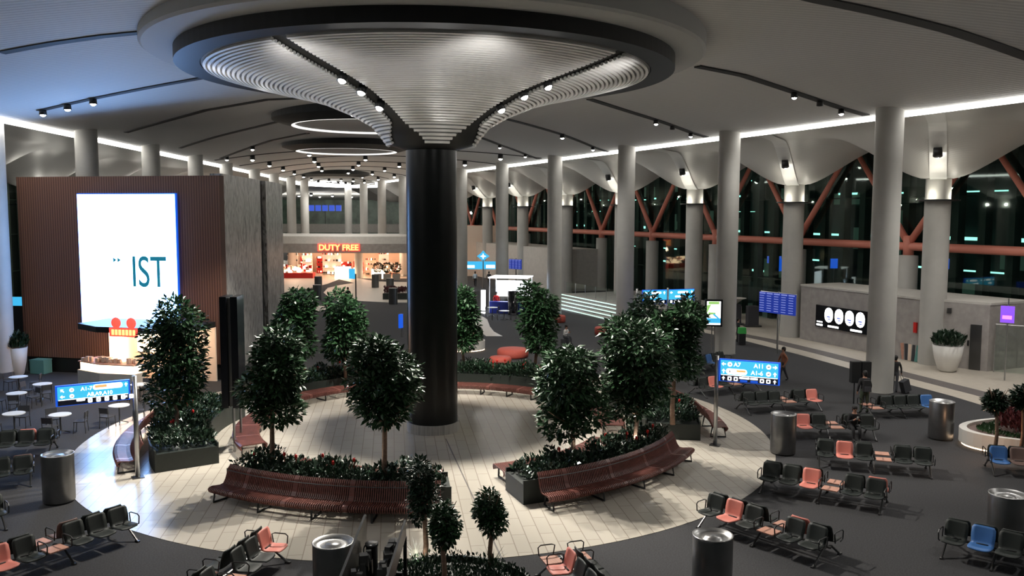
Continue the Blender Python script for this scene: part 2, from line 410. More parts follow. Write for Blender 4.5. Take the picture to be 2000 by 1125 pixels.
for i, (x, y) in enumerate(P):
    p = P[max(i-1, 0)]; q = P[min(i+1, n)]; dx, dy = q[0]-p[0], q[1]-p[1]; L = hypot(dx, dy); nx, ny = -dy/L*.5, dx/L*.5
    b.v += [(x-nx, y-ny, ZS+.25), (x-nx, y-ny, ZS-.35), (x+nx, y+ny, ZS-.35), (x+nx, y+ny, ZS+.25)]
for i in range(n):
    for k in range(4): b.f.append((i*4+k, i*4+(k+1) % 4, i*4+4+(k+1) % 4, i*4+4+k)); b.m.append(0)
tag(b.build('strip_light', 'e_strip'), 'curved bright light strip closing the far end of the ceiling', 'strip light')

# side vaults with trumpet capitals
DX, DY = -4.5096, 10.7739
OUT = [(23.815+k*DX, 48.11+k*DY) for k in range(-4, 12)]
LOUT = [(-36.2-.9*k, 46+11.0*k) for k in range(-4, 11)]
def trump(r, zc=10.46, top=13.05):
    s = smooth((r-.75)/5.6); return zc+(top-zc)*s**.8
def vault(cols, f0, f1, y0, y1, name, lab):
    b = MB(); ny, nx = int((y1-y0)/.55), 34
    for j in range(ny+1):
        y = y0+(y1-y0)*j/ny
        for i in range(nx+1):
            x = f0(y)+(f1(y)-f0(y))*i/nx; r = min(hypot(x-cx, y-cy) for cx, cy in cols); b.v.append((x, y, trump(r)))
    for j in range(ny):
        for i in range(nx):
            a = j*(nx+1)+i; b.f.append((a, a+nx+1, a+nx+2, a+1)); b.m.append(0)
    return struct(b.build(name, 'vault_slats', smooth=True), lab)
GA = 5.9   # the glass wall stands this far behind the outer columns
def xG(y): return 23.815-.4186*(y-48.11)+GA
vault(OUT, lambda y: xR(y)+1.3, lambda y: xG(y)+.3, 5, 165, 'ceiling', 'curved side vaults on the right')
def xGL(y): return -36.2-.0816*(y-46)-6
vault(LOUT, lambda y: xL(y)-1.5, lambda y: xGL(y)-.3, 5, 165, 'ceiling', 'curved side vaults on the left')

# ------------------------------------------------------------------ big ring and trumpet over the black column
big = thing('mushroom_canopy', 'huge round canopy with slatted white trumpet above the black column', 'ceiling canopy', (CX, CY, 0))
prof = [(1.0, 10.83), (1.60, 11.02), (1.85, 11.38), (2.2, 11.80), (3.0, 12.25), (4.15, 12.72), (5.2, 13.0), (6.2, 13.22), (7.2, 13.45), (8.21, 13.72)]
def pz(r):
    for (r0, z0), (r1, z1) in zip(prof, prof[1:]):
        if r <= r1: return z0+(z1-z0)*(r-r0)/(r1-r0)
    return prof[-1][1]
BANDS = [-118, -36, 62, 144]
def bandw(r): return .30+.42*smooth((2.2-r)/.55)      # half width of the dark lighting slots
SL = 44
ARC = [(0, 1.62, pz(1.62))]
r_ = 1.62
while r_ < 8.2: r_ += .01; ARC.append((ARC[-1][0]+hypot(.01, pz(r_)-ARC[-1][2]), r_, pz(r_)))
def arc(t):
    L_ = t*ARC[-1][0]; lo, hi = 0, len(ARC)-1
    while hi-lo > 1:
        m_ = (lo+hi)//2
        if ARC[m_][0] < L_: lo = m_
        else: hi = m_
    return ARC[hi][1], ARC[hi][2]
b = MB(); bd = MB()
for i in range(4):
    a0, a1 = BANDS[i], BANDS[(i+1) % 4]
    if a1 < a0: a1 += 360
    for k in range(SL):
        (r0, z0), (r1, z1) = arc(k/SL), arc((k+.52)/SL)
        w0 = math.degrees(bandw(r0)/r0) if r0 > .3 else 45
        if 2*w0 >= (a1-a0): continue
        tl_ = hypot(r1-r0, z1-z0); nr, nz = (z1-z0)/tl_, -(r1-r0)/tl_
        b.lathe([(r0-nr*.03, z0-nz*.03), (r0+nr*.08, z0+nz*.08), (r1+nr*.08, z1+nz*.08), (r1-nr*.03, z1-nz*.03), (r0-nr*.03, z0-nz*.03)], n=22, a0=radians(a0+w0), a1=radians(a1-w0), cap=True)
b.build('slats', 'slat_white', big, label='white slatted trumpet panels')
bp_ = MB()
for i in range(4):
    a0, a1 = BANDS[i], BANDS[(i+1) % 4]
    if a1 < a0: a1 += 360
    for k in range(90):
        (r0, z0), (r1, z1) = arc(k/90), arc((k+1)/90); w0 = math.degrees(bandw(r0)/r0)
        if 2*w0 < (a1-a0): bp_.lathe([(r0+.01, z0-.005), (r1+.01, z1-.005)], n=22, a0=radians(a0+w0), a1=radians(a1-w0))
bp_.build('panel_backing', 'backing_grey', big)
bd.lathe([(max(.98, r-.02), z+.04) for r, z in prof]+[(8.6, 13.9)], n=96); bd.build('trumpet_backing', 'ring_dark', big, smooth=True)
bd = MB(); bd.lathe([(8.21, 13.78), (8.25, 13.70), (9.11, 13.70), (9.11, 14.16)], n=128); bd.build('dark_rim', 'ring_dark', big)
bd = MB(); bd.lathe([(9.11, 14.16), (10.1, 14.2), (10.2, 14.28), (10.2, 15.1)], n=128); bd.build('outer_rim', 'ring_light_grey', big)
# black column
colb = thing('black_column', 'massive black glossy round column with pale base band, centre of the tiled circle', 'column', (CX, CY, 0))
b = MB(); b.lathe([(.97, .38), (.97, 10.86)], n=64); b.build('shaft', 'column_black', colb, smooth=True)
b = MB(); b.lathe([(1.02, .012), (1.02, .38), (.9, .38)], n=48); b.build('base_band', 'column_base', colb)
# lamps in the dark slots
big_lamps = []
for az, r, e, lb in [(-118, 5.2, 1, 'brightest round lamp on the left dark slot of the white trumpet'), (-118, 4.2, 1, 'second round lamp down the left dark slot of the trumpet'), (-118, 3.2, 1, 'lowest round lamp of the left dark slot of the trumpet'),
              (-36, 3.3, 1, 'lowest lamp on the right dark slot of the trumpet'), (-36, 4.3, 1, 'middle lamp on the right dark slot of the trumpet'), (-36, 5.3, 1, 'uppermost lamp on the right dark slot of the trumpet'),
              (62, 4.2, 1, 'lamp on the far side of the white trumpet'), (144, 4.2, 1, 'lamp on the far left side of the white trumpet')]:
    a = radians(az); x, y, z = CX+r*cos(a), CY+r*sin(a), pz(r)
    t = spot(x, y, z, lb, 'lamps on the trumpet canopy', energy=0, aim=(cos(a)*.5, sin(a)*.5, -1), drop=.10, scale=1.15)
    big_lamps.append((x, y, z, a))
for a in (-150, -118, -85, -60, -36, 0, 62, 100, 144, 185):
    a = radians(a); r = 3.0
    lamp('SPOT', (CX+r*cos(a), CY+r*sin(a), pz(r)-.5), 5600, (1, .94, .84), .12, (CX+11.5*cos(a), CY+11.5*sin(a), 0), 62, .45, name='spotlight_beam')

for k in range(8):      # added fill spots floating at collar and rim to brighten the trumpet
    a = 2*pi*k/8+.3
    lamp('SPOT', (CX+1.5*cos(a), CY+1.5*sin(a), 10.6), 90, (1, .97, .93), .08, (CX+6*cos(a), CY+6*sin(a), 13.1), 75, .8, name='trumpet_fill')
    lamp('SPOT', (CX+8.9*cos(a), CY+8.9*sin(a), 12.6), 130, (1, .97, .93), .1, (CX+4.8*cos(a), CY+4.8*sin(a), 13.0), 110, .9, name='rim_fill')
# smaller skylight rings further down the hall
for (x, y, z, r, lb) in [(-8.2, 50, 13.42, 4.3, 'second round skylight ring beyond the big canopy'), (-13.4, 70, 13.4, 3.9, 'third round skylight ring, smaller, further down the hall'), (-24.3, 118, 13.3, 3.5, 'farthest dark round ring at the end of the ceiling')]:
    t = thing('skylight_ring', lb, 'skylight', (x, y, 0)); cz = ceilz(x, y)+.3
    b = MB(); b.lathe([(r+1.2, cz), (r+1.2, z+.3), (r+.12, z)], n=72); b.build('outer_rim', 'ring_dark', t)
    b = MB(); b.lathe([(r+.12, z), (r, z), (r-.03, z+.10)], n=72); b.build('light_line', 'e_line' if y < 100 else 'ring_light_grey', t)
    b = MB(); b.lathe([(r-.03, z+.10), (.02, z+.2)], n=72); b.build('diffuser', 'ring_light_grey', t)

# ------------------------------------------------------------------ round grey columns
bc = MB(); bc.lathe([(.61, .3), (.61, 13.35)], n=40); me_c = bc.mesh('shaft', 'column_grey', True)
bc = MB(); bc.lathe([(.63, 0), (.63, .3), (.58, .3)], n=40); me_b = bc.mesh('base_band', 'steel')
bc = MB(); bc.lathe([(.68, 0), (.68, 9.3)], n=40); bc.lathe([(.66, 9.3), (.66, 10.6)], n=40); me_o = bc.mesh('shaft', 'column_grey', True)
bc = MB(); bc.lathe([(.70, 9.22), (1.15, 9.22), (1.15, 9.30), (.66, 9.30)], n=32); me_k = bc.mesh('collar', 'black')
names_r = ['nearest tall grey column on the right, beside the man with a suitcase', 'second tall grey column on the right, behind the portrait advert screen', 'third grey column on the right, at the lit steps',
           'fourth grey column on the right, before the marble wall', 'fifth grey column from the right, behind the glowing kiosk', 'grey column just right of the black column']
def column(x, y, me, lb, grp, base=True):
    t = thing('round_column', lb, 'column', (x, y, 0), 0, grp); link('shaft', me, t)
    if base: link('base_band', me_b, t)
    return t
for k in range(-1, 11):
    x, y = 17.07+k*DX, 39.21+k*DY
    lb = names_r[k] if 0 <= k < 6 else ('grey column of the right row outside the view' if k < 0 else 'far grey column of the right row above the duty free roof, number %s from the black column' % ['zero', 'one', 'two', 'three', 'four', 'five'][k-5])
    if k < 0: continue
    if k == 6: lb = 'grey column of the right row hidden behind the black column'
    if k == 7: lb = 'far grey column touching the left edge of the black column'
    if k == 8: lb = 'far grey column above the duty free roof, second from the black column'
    if k == 9: lb = 'far grey column above the duty free roof, just right of the curved light strip'
    if k == 10: lb = 'farthest grey column of the right row'
    column(x, y, me_c, lb, 'tall columns of the right row')
LN = ['near grey column at the left picture edge, lit blue', 'grey column rising behind the wooden block above the screen left edge', 'grey column rising behind the wooden block above the middle of the screen',
      'grey column rising behind the wooden block near its right corner', 'grey column above the front marble panel', 'grey column above the rear marble panel', 'far left grey column just beyond the marble panels', 'far left column, second beyond the marble panels', 'far left column next to the curved light strip']
for k, (px, y) in enumerate([(-4, 43.7), (168, 49.8), (293, 61), (380, 72), (440, 83.5), (495, 95), (533, 106), (566, 117), (592, 128)]):
    x = AY(px, 300, y)[0] if k else -26.35
    column(x, y, me_c, LN[k], 'tall columns of the left row')
ON = ['outer column in front of the concrete block, behind the white planter', 'outer column by the blue departure screens', 'outer column behind the second tall column', 'outer column hidden behind the third tall column',
      'outer column before the marble wall', 'outer column behind the blue hanging screens', 'far outer column above the information sign', 'farthest outer grey column']
for k, (x, y) in enumerate(OUT[4:12]):
    t = column(x, y, me_o, ON[k], 'outer columns with uplit collars', False); link('collar', me_k, t)
    for s in (-1, 1):
        lamp('POINT', (x+s*.85, y-.62, 9.5), 30, (1, .96, .82), .05, name='collar_uplight_or_fill')
    # lit slot running down the trumpet to the column head
    b = MB(); d = Vector((-.47, -.883)); L = 10.6; nrm = Vector((-d.y, d.x)); N = 18
    for i in range(N+1):
        r = .62+(L-.8)*i/N; hw = .42; z = trump(r)-.06
        for s in (-1, 1): b.v += [(x+d.x*r+nrm.x*hw*s, y+d.y*r+nrm.y*hw*s, z)]
    for i in range(N): b.f.append((2*i, 2*i+1, 2*i+3, 2*i+2)); b.m.append(0)
    tag(b.build('capital_slot', 'white'), 'pale lit ceiling slot above the '+ON[k].replace(', behind the white planter', ''), 'ceiling slot', 'lit slots of the side vaults')
    r = 3.6; px, py = x+d.x*r, y+d.y*r
    spot(px, py, trump(r), 'slot spotlight above the '+ON[k].replace(', behind the white planter', ''), 'slot spotlights', energy=60, scale=1.6, drop=.3, aim=(-d.x*.6, -d.y*.6, -1))
    lamp('POINT', (x+d.x*2.6, y+d.y*2.6, trump(2.6)-1.0), 32, (1, .93, .78), .08, name='slot_light')
for k, (x, y) in enumerate(LOUT[4:10]):
    t = column(x, y, me_o, 'outer left column behind the wooden block, %s from the front' % ORD[k], 'outer left columns'); link('collar', me_k, t)
    lamp('POINT', (x+1.2, y-.6, 9.7), 110, (1, .96, .86), .1, name='collar_uplight_or_fill'); lamp('POINT', (x+1.5, y+1.5, 9.7), 70, (1, .96, .86), .1, name='collar_uplight_or_fill')  # left collar points added as fill to brighten the left vault

# ------------------------------------------------------------------ glass walls with fins, orange steel
def glasswall(fx, y0, y1, name, sgn, lab):
    b = MB(); b.add([(fx(y0), y0, 0), (fx(y1), y1, 0), (fx(y1), y1, 13.4), (fx(y0), y0, 13.4)], [(0, 1, 2, 3)]); o = struct(b.build(name, 'glass_wall'), lab)
    b = MB(); n = int((y1-y0)/1.75)
    ang = atan2(1, fx(1)-fx(0))
    for i in range(n):
        y = y0+i*1.75; b.box((fx(y)+sgn*.36, y, 6.6), (.62, .5, 13.2), ang-pi/2)
    c = b.build('mullion_fins', 'fin_black', o)
    b = MB()
    for z in (3.2, 6.5, 9.6): b.tube([(fx(y0)+sgn*.1, y0, z), (fx(y1)+sgn*.1, y1, z)], .05, 6)
    b.build('transoms', 'fin_black', o)
glasswall(xG, 22, 160, 'window_1', 1, 'tall glass curtain wall with black fins, night outside')
glasswall(xGL, 22, 160, 'window_2', -1, 'left glass curtain wall')
ZB = AY(2000, 487, 1)[1]
# bar height from the sight line at the picture edge
y_ = 40.
for _ in range(60):
    px_x = AY(2000, 487, y_)[0]; y_ += (xG(y_)-.35-px_x)*.5
ZBAR = AY(2000, 487, y_)[1]
def xBar(y): return xG(y)-.45
b = MB(); b.tube([(xBar(24), 24, ZBAR), (xBar(160), 160, ZBAR)], .27, 12); tag(b.build('steel_beam', 'orange_steel', smooth=True), 'long horizontal orange steel tube in front of the glass wall', 'steel beam')
def yAtPx(px):
    y = 60.
    for _ in range(200):
        x = AY(px, 460, y)[0]; y += (xBar(y)-x)*.4
    return y
y0v = yAtPx(1775); dyv = (yAtPx(1175)-y0v)/4
mb = MB(); 
VL = ['behind the marble end of the wall', 'right of the white pillar', 'between the middle columns']
for k in range(-2, 9):
    y = y0v+k*dyv; x = xBar(y)
    if y < 28: continue
    px = 1000+F_PX*x/y
    lb = {-2: 'beyond the right picture edge', -1: 'at the right picture edge', 0: 'behind the nearest tall column', 1: 'beside the blue departure screens', 2: 'behind the second tall column', 3: 'right of the third tall column', 4: 'left of the third tall column', 5: 'behind the fourth tall column', 6: 'far down the glass wall', 7: 'farther down the glass wall', 8: 'at the end of the glass wall near the black column'}[k]
    t = thing('raking_strut', 'orange V-shaped steel strut '+lb, 'steel strut', (x, y, 0), 0, 'orange V struts of the glass wall')
    zt = 12.9
    for s in (-1, 1):
        b = MB(); yy = s*dyv*.47; b.tube([(0, 0, ZBAR+.15), (xBar(y+yy)-x, yy, zt)], [.24, .17], 10); b.build('arm', 'orange_steel', t, smooth=True)
    b = MB(); b.tube([(0, 0, ZBAR-.6), (0, 0, ZBAR+.7)], .34, 14); b.build('node', 'orange_steel', t, smooth=True)
    b = MB(); b.lathe([(.62, 0), (.62, ZBAR-.6), (.2, ZBAR-.55)], n=28); b.build('pier', 'column_grey', t, smooth=True, label='short stout grey pier')
# dark apron outside; added wing whose glowing strips stand in for interior reflections
b = MB(); b.add([(20, 0, -.3), (140, 0, -.3), (140, 260, -.3), (-50, 260, -.3)], [(0, 1, 2, 3)]); struct(b.build('floor', 'night_dark'), 'dark apron outside the glass')
rnd = random.Random(3)
ext = thing('reflection_backdrop', 'added dark wall outside the glass, greenish glowing strips standing in for interior reflections', 'backdrop', (0, 0, 0))
b = MB(); P0 = Vector((66, 20)); P1 = Vector((-5, 190)); D = (P1-P0); LL = D.length; D.normalize(); Nn = Vector((-D.y, D.x)) if (-D.y*1) < 0 else Vector((D.y, -D.x))
angw = atan2(D.y, D.x); c = (P0+P1)/2; b.box((c.x-Nn.x*4, c.y-Nn.y*4, 9), (LL, 7, 20), angw); b.build('wall', 'night_dark', ext)
bw = MB(); bg = MB()
for zz, hgt, dens in ((10.6, .25, .8), (6.3, .42, .85), (3.4, .22, .7), (8.8, .12, .3), (1.6, .3, .35), (12.6, .15, .3)):
    s = 0
    while s < LL:
        l = rnd.uniform(.8, 8)
        if rnd.random() < dens:
            p = P0+D*(s+l/2)+Nn*.35; bw.box((p.x, p.y, zz+rnd.uniform(-.1, .1)), (l*.8, .1, hgt*rnd.uniform(.4, .9)), angw)
        s += l+rnd.uniform(.3, 5)
for i in range(60):
    s = rnd.uniform(0, LL); p = P0+D*s+Nn*.3; bg.box((p.x, p.y, rnd.uniform(1, 15)), (rnd.uniform(1.5, 5), .1, rnd.uniform(.8, 2.6)), angw)
bw.build('reflection_strips', 'e_reflection', ext); bg.build('reflection_patches', 'e_reflection_dim', ext)
for px, py, Y, wd, hh, m in [(1520, 515, 75, 2.0, 1.4, 'e_blue'), (1540, 500, 75, 1.2, .8, 'e_blue'), (1630, 512, 70, 1.2, 1.0, 'e_blue'), (1860, 512, 60, 1.0, .9, 'e_blue'), (1575, 490, 75, .7, .9, 'e_blue'), (1512, 505, 78, 1.6, .8, 'e_indigo')]:
    Y *= 1.25
    x, z = AY(px, py, Y); t = thing('outdoor_sign', 'small blue lit sign outside the glass near %s' % ({1520: 'the orange strut, largest', 1540: 'the beam', 1630: 'the nearest column left side', 1860: 'the outer column right side', 1575: 'the departure screens', 1512: 'the second strut'}[px]), 'sign', (x, Y, 0))
    b = MB(); b.box((0, 0, z), (wd, .1, hh)); b.build('panel', m, t); b = MB(); b.tube([(0, .12, -.3), (0, .12, z)], .06, 6); b.build('post', 'steel_dark', t)

# ------------------------------------------------------------------ slatted curved benches and planters of the circle
def polar(r, a): return (r*cos(a), r*sin(a))
def bench_back(a0, a1, rf, lb):       # seat looks outward, rf = front radius
    t = thing('slatted_bench', lb, 'bench', (CX, CY, .012), 0, 'curved benches with backrest')
    p = [(rf-.10, .30), (rf, .33), (rf+.02, .40), (rf-.03, .455), (rf-.12, .47), (rf-.40, .43), (rf-.52, .45), (rf-.60, .56), (rf-.66, .72), (rf-.72, .88), (rf-.80, .97)]
    q = [(r-.0, z-.04) if i < 5 else (r-.035, z-.02) for i, (r, z) in enumerate(p)]; pl = p+q[::-1]
    q = [(rf-.10, .26)]+[(r-.05, z-.045) for r, z in p[1:5]]+[(r-.045, z-.03) for r, z in p[5:]]; pl = p+q[::-1]
    arc = (a1-a0)*rf; n = int(arc/.066); b = MB(); hw = .0175
    for i in range(n+1):
        a = a0+(a1-a0)*i/n; ww = hw*2.6 if i % 28 == 14 else hw; vs = []
        for s in (-1, 1):
            for r, z in pl: vs.append((r*cos(a)-s*ww*sin(a), r*sin(a)+s*ww*cos(a), z))
        m = len(pl); half = len(p); fs = [(k, (k+1) % m, m+(k+1) % m, m+k) for k in range(m)]
        for k in range(half-1): fs += [(k, k+1, m-2-k, m-1-k)[::-1], (m+k, m+k+1, 2*m-2-k, 2*m-1-k)]
        b.add(vs, fs)
    b.build('slats', 'bench_wood', t)
    b = MB(); 
    for rr, zz in ((rf-.2, .395), (rf-.55, .44), (rf-.70, .80)): b.tube([(rr*cos(a0+(a1-a0)*k/24), rr*sin(a0+(a1-a0)*k/24), zz) for k in range(25)], .02, 6)
    b.build('rail', 'steel_dark', t)
    for k in range(5):
        a = a0+(a1-a0)*(.02+.96*k/4); b = MB(); pt = lambda r, z: (r*cos(a), r*sin(a), z)
        b.tube([pt(rf-.12, .38), pt(rf-.05, .03), pt(rf-.62, .03), pt(rf-.55, .42)], .032, 6); b.build('leg', 'black', t)
    return t
def bench_flat(a0, a1, ri, ro, lb):
    t = thing('slatted_bench', lb, 'bench', (CX, CY, .012), 0, 'curved backless benches')
    p = [(ri+.03, .26), (ri-.01, .34), (ri, .42), (ri+.08, .46), (ro-.08, .46), (ro, .42), (ro+.01, .34), (ro-.03, .26)]
    q = [(ri+.07, .28), (ri+.04, .34), (ri+.05, .39), (ri+.1, .42), (ro-.1, .42), (ro-.05, .39), (ro-.04, .34), (ro-.07, .28)]; pl = p+q[::-1]
    n = int((a1-a0)*ro/.066); b = MB(); hw = .0175
    for i in range(n+1):
        a = a0+(a1-a0)*i/n; ww = hw*2.6 if i % 26 == 13 else hw; vs = []
        for s in (-1, 1):
            for r, z in pl: vs.append((r*cos(a)-s*ww*sin(a), r*sin(a)+s*ww*cos(a), z))
        m = len(pl); fs = [(k, (k+1) % m, m+(k+1) % m, m+k) for k in range(m)]
        for k in range(len(p)-1): fs += [(k, k+1, m-2-k, m-1-k)[::-1], (m+k, m+k+1, 2*m-2-k, 2*m-1-k)]
        b.add(vs, fs)
    b.build('slats', 'bench_wood', t)
    for k in range(4):
        a = a0+(a1-a0)*(.03+.94*k/3); b = MB(); pt = lambda r, z: (r*cos(a), r*sin(a), z)
        b.tube([pt(ri+.12, .42), pt(ri+.1, .03), pt(ro-.1, .03), pt(ro-.12, .42)], .035, 6); b.build('leg', 'black', t)
    return t
LEAFV = [(0, 0, 0), (.5, .26, .06), (1, 0, -.04), (.5, -.26, .06)]
def leaves(b, pts, size, rn, up=.2, mi=0):
    for (p, nrm) in pts:
        L = size*rn.uniform(.65, 1.3); d = Vector(nrm)+Vector((rn.gauss(0, .55), rn.gauss(0, .55), rn.gauss(0, .45)+up)); d.normalize()
        s = d.cross(Vector((rn.gauss(0, .5), rn.gauss(0, .5), 1))); s.normalize(); u = s.cross(d); P = Vector(p)
        k = len(b.v); b.v += [tuple(P), tuple(P+d*L*.5+s*L*.24+u*L*.07), tuple(P+d*L), tuple(P+d*L*.5-s*L*.24+u*L*.07)]
        b.f += [(k, k+1, k+2), (k, k+2, k+3)]; b.m += [mi, mi]
def planter(a0, a1, ri, ro, lb, red=True, h=.72, lamps=()):
    t = thing('planter_box', lb, 'planter', (CX, CY, .012), 0, 'curved planters around the circle'); n = 30
    b = MB(); b.lathe([(ri, 0), (ri, h), (ri+.05, h), (ri+.05, h-.12), (ro-.05, h-.12), (ro-.05, h), (ro, h), (ro, 0), (ri, 0)], n=n, a0=a0, a1=a1, cap=True); b.build('box', 'planter_dark', t)
    rn = random.Random(int(a0*100)); b = MB(); pts = []
    N = int((a1-a0)*(ri+ro)/2*(ro-ri)*380)
    for i in range(N):
        a = rn.uniform(a0+.02, a1-.02); r = rn.uniform(ri+.05, ro-.05)
        hh = .42+.13*sin(a*23)+.1*sin(a*57+r*5); z = h-.15+hh*rn.random()**.6
        pts.append(((r*cos(a), r*sin(a), z), ((r-(ri+ro)/2)*.6*cos(a), (r-(ri+ro)/2)*.6*sin(a), .5)))
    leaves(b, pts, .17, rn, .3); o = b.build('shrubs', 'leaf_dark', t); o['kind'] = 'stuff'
    if red:
        for i in range(6):
            a = rn.uniform(a0+.05, a1-.05); r = rn.uniform(ri+.2, ro-.2); b = MB(); b.sphere((r*cos(a), r*sin(a), h+.46), (.05, .05, .07), 6, 4)
            b.tube([(r*cos(a), r*sin(a), h), (r*cos(a), r*sin(a), h+.45)], .008, 4)
            b.build('red_flower', 'flower_red', t)
    for la in lamps:
        a = radians(la); r = (ri+ro)/2+.15; b = MB(); b.lathe([(.0, h-.1), (.07, h-.1), (.075, h+.04), (.06, h+.04)], (r*cos(a), r*sin(a), 0), 10); b.sphere((r*cos(a), r*sin(a), h+.06), .055, 8, 5, mi=1)
        b.build('uplight', ['black', 'e_lamp'], t)
        lamp('SPOT', (CX+r*cos(a), CY+r*sin(a), h+.2), 40, (1, .95, .85), .04, (CX+r*cos(a), CY+r*sin(a), 5), 100, .6, name='planter_uplight')
    return t
R_ = radians
SEG = [  # centre angle, planter ri, ro, half span, outer bench front radius, words
    (-104, 7.95, 9.40, 22.5, 10.35, 'front left', (-123, -97)), (-46, 7.95, 9.40, 22.5, 10.30, 'front right', (-66, -54, -35)), (11, 8.25, 10.3, 20, 11.35, 'right', (-4, 20)),
    (70, 7.95, 9.9, 19, 10.9, 'back right', (60, 88)), (131, 8.35, 10.2, 19, 11.1, 'back left', (122, 138)), (190, 8.25, 10.3, 24, 11.4, 'left', (207, 190))]
for ca, ri, ro, hs, rf, wd, lm in SEG:
    planter(R_(ca-hs), R_(ca+hs), ri, ro, 'curved dark planter full of leafy shrubs, %s of the tiled circle' % wd, True, lamps=lm)
    bench_back(R_(ca-hs+2.5), R_(ca+hs-2 if wd != 'front right' else ca+hs-1), rf, 'long curved reddish slatted bench with backrest, outer side of the %s planter' % wd)
    ri_, ro_ = (6.55, 7.5) if wd not in ('back left', 'back right') else ((6.5, 7.3) if wd == 'back right' else (7.2, 8.1))
    bench_flat(R_(ca-hs+(1 if wd != 'left' else 4)), R_(ca+hs-1), ri_, ro_, 'curved backless slatted bench on the inner side of the %s planter' % wd)

# ------------------------------------------------------------------ trees
def tree(px, base_y, z0, topy, halfpx, lb, crown_bottom, lumps=7, nl=3600, ls=.2, m='leaf', cat='tree', grp='indoor trees', bz=None):
    x, y = G(px, base_y, z0); sc_ = y/F_PX*1.02
    ztop = AY(px, topy, y)[1]; zb = AY(px, crown_bottom, y)[1]; hw = halfpx*sc_
    rn = random.Random(px*7+base_y); t = thing('tree', lb, cat, (x, y, z0-.15), rn.uniform(0, 6), grp); z0 = z0-.15
    H = ztop-z0; hb = zb-z0; b = MB(); r0 = .045+.012*H
    pts = [(0, 0, 0), (.02, .03, hb*.4), (-.02, 0, hb), (.03, -.03, hb+(H-hb)*.45), (0, 0, hb+(H-hb)*.8)]; b.tube(pts, [r0, r0*.85, r0*.75, r0*.5, r0*.2], 8)
    for k in range(9):
        a = rn.uniform(0, 2*pi); zz = hb*.92+(H-hb)*rn.uniform(0, .6); L = hw*rn.uniform(.55, .85)
        b.tube([(0, 0, zz), (L*.5*cos(a), L*.5*sin(a), zz+.22), (L*cos(a), L*sin(a), zz+.55)], [r0*.4, r0*.28, r0*.1], 5)
    b.build('trunk', 'bark', t, smooth=True)
    EL = []; ch = H-hb
    for k in range(lumps):
        f = (k+.5)/lumps; a = rn.uniform(0, 2*pi); w_ = hw*(.62+.25*sin(pi*min(1, f*1.05)))*rn.uniform(.8, 1.05); off = max(0, hw-w_)*rn.uniform(.5, 1)
        EL.append(((off*cos(a), off*sin(a), hb+ch*(.14+.72*f)), w_, ch/lumps*rn.uniform(1.1, 1.5)))
    b = MB(); P = []
    for i in range(nl):
        (cx, cy, cz), rr, rz = EL[rn.randrange(len(EL))]; v = Vector((rn.gauss(0, 1), rn.gauss(0, 1), rn.gauss(0, 1))); v.normalize(); q = rn.random()**.28
        P.append(((cx+v.x*rr*q, cy+v.y*rr*q, cz+v.z*rz*q), (v.x, v.y, v.z*.5-.15)))
    leaves(b, P, ls, rn, 0); b.build('foliage', m, t)
    return t
tree(535, 908, .75, 640, 68, 'tree on the front left planter, nearer the black totem', 838, 7, 5200, .21)
tree(753, 938, .75, 655, 76, 'tree on the front left planter, right before the black column', 835, 7, 5600, .21)
tree(347, 848, .75, 575, 66, 'tall tree in front of the white screen, on the left planter', 815, 9, 6000, .22)
tree(1120, 900, .75, 668, 80, 'tree on the front right planter, left one with broad low crown', 862, 7, 5600, .21)
tree(1243, 868, .75, 612, 82, 'tree on the front right planter, right one with lit trunk foot', 825, 8, 6200, .22)
tree(1315, 820, .75, 590, 62, 'tree on the right planter with pale slanting trunk', 738, 6, 4800, .24)
tree(675, 738, .75, 570, 46, 'tree behind the circle with lit trunk, back left planter', 708, 6, 3600, .26)
tree(577, 752, .75, 565, 46, 'tree beside the marble wall, back left planter', 700, 6, 3600, .26)
tree(905, 718, .75, 560, 36, 'slender tree right behind the black column', 688, 6, 3200, .26)
tree(1047, 716, .75, 548, 46, 'bright green tree before the glowing kiosk, back right planter', 690, 7, 4200, .26)
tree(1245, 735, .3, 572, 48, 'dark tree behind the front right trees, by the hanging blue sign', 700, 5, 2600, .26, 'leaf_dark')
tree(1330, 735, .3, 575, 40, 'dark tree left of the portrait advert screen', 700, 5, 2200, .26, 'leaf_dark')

# ------------------------------------------------------------------ beam seating
def shell_mesh(name, m, wdt=.54):
    prof_ = [(-.26, .425), (-.22, .445), (-.05, .435), (.10, .425), (.17, .45), (.20, .52), (.235, .66), (.28, .82), (.30, .875)]
    wf = [.80, .95, 1, .98, .94, .96, 1, .97, .82]; b = MB(); nx = 6; T = .022
    for side in (0, 1):
        for (y, z), k in zip(prof_, wf):
            for i in range(nx+1):
                u = i/nx*2-1; dish = .025*u*u
                b.v.append((u*wdt/2*k, y+(T if side and z > .44 and y > .1 else 0)-(dish if z > .47 else 0), z-(T if side else 0)+(dish if z < .47 else 0)))
    n = len(prof_); W = nx+1
    for s in (0, 1):
        for j in range(n-1):
            for i in range(nx):
                a = s*n*W+j*W+i; f = (a, a+1, a+W+1, a+W); b.f.append(f if not s else f[::-1]); b.m.append(0)
    o = n*W
    for j in range(n-1):
        b.f += [(j*W, (j+1)*W, o+(j+1)*W, o+j*W), (j*W+nx, o+j*W+nx, o+(j+1)*W+nx, (j+1)*W+nx)]; b.m += [0, 0]
    for i in range(nx):
        b.f += [(i, o+i, o+i+1, i+1), ((n-1)*W+i, (n-1)*W+i+1, o+(n-1)*W+i+1, o+(n-1)*W+i)]; b.m += [0, 0]
    b.box((0, .155, .452), (.26, .035, .02), mi=1)
    return b.mesh(name, [m, 'black'], True)
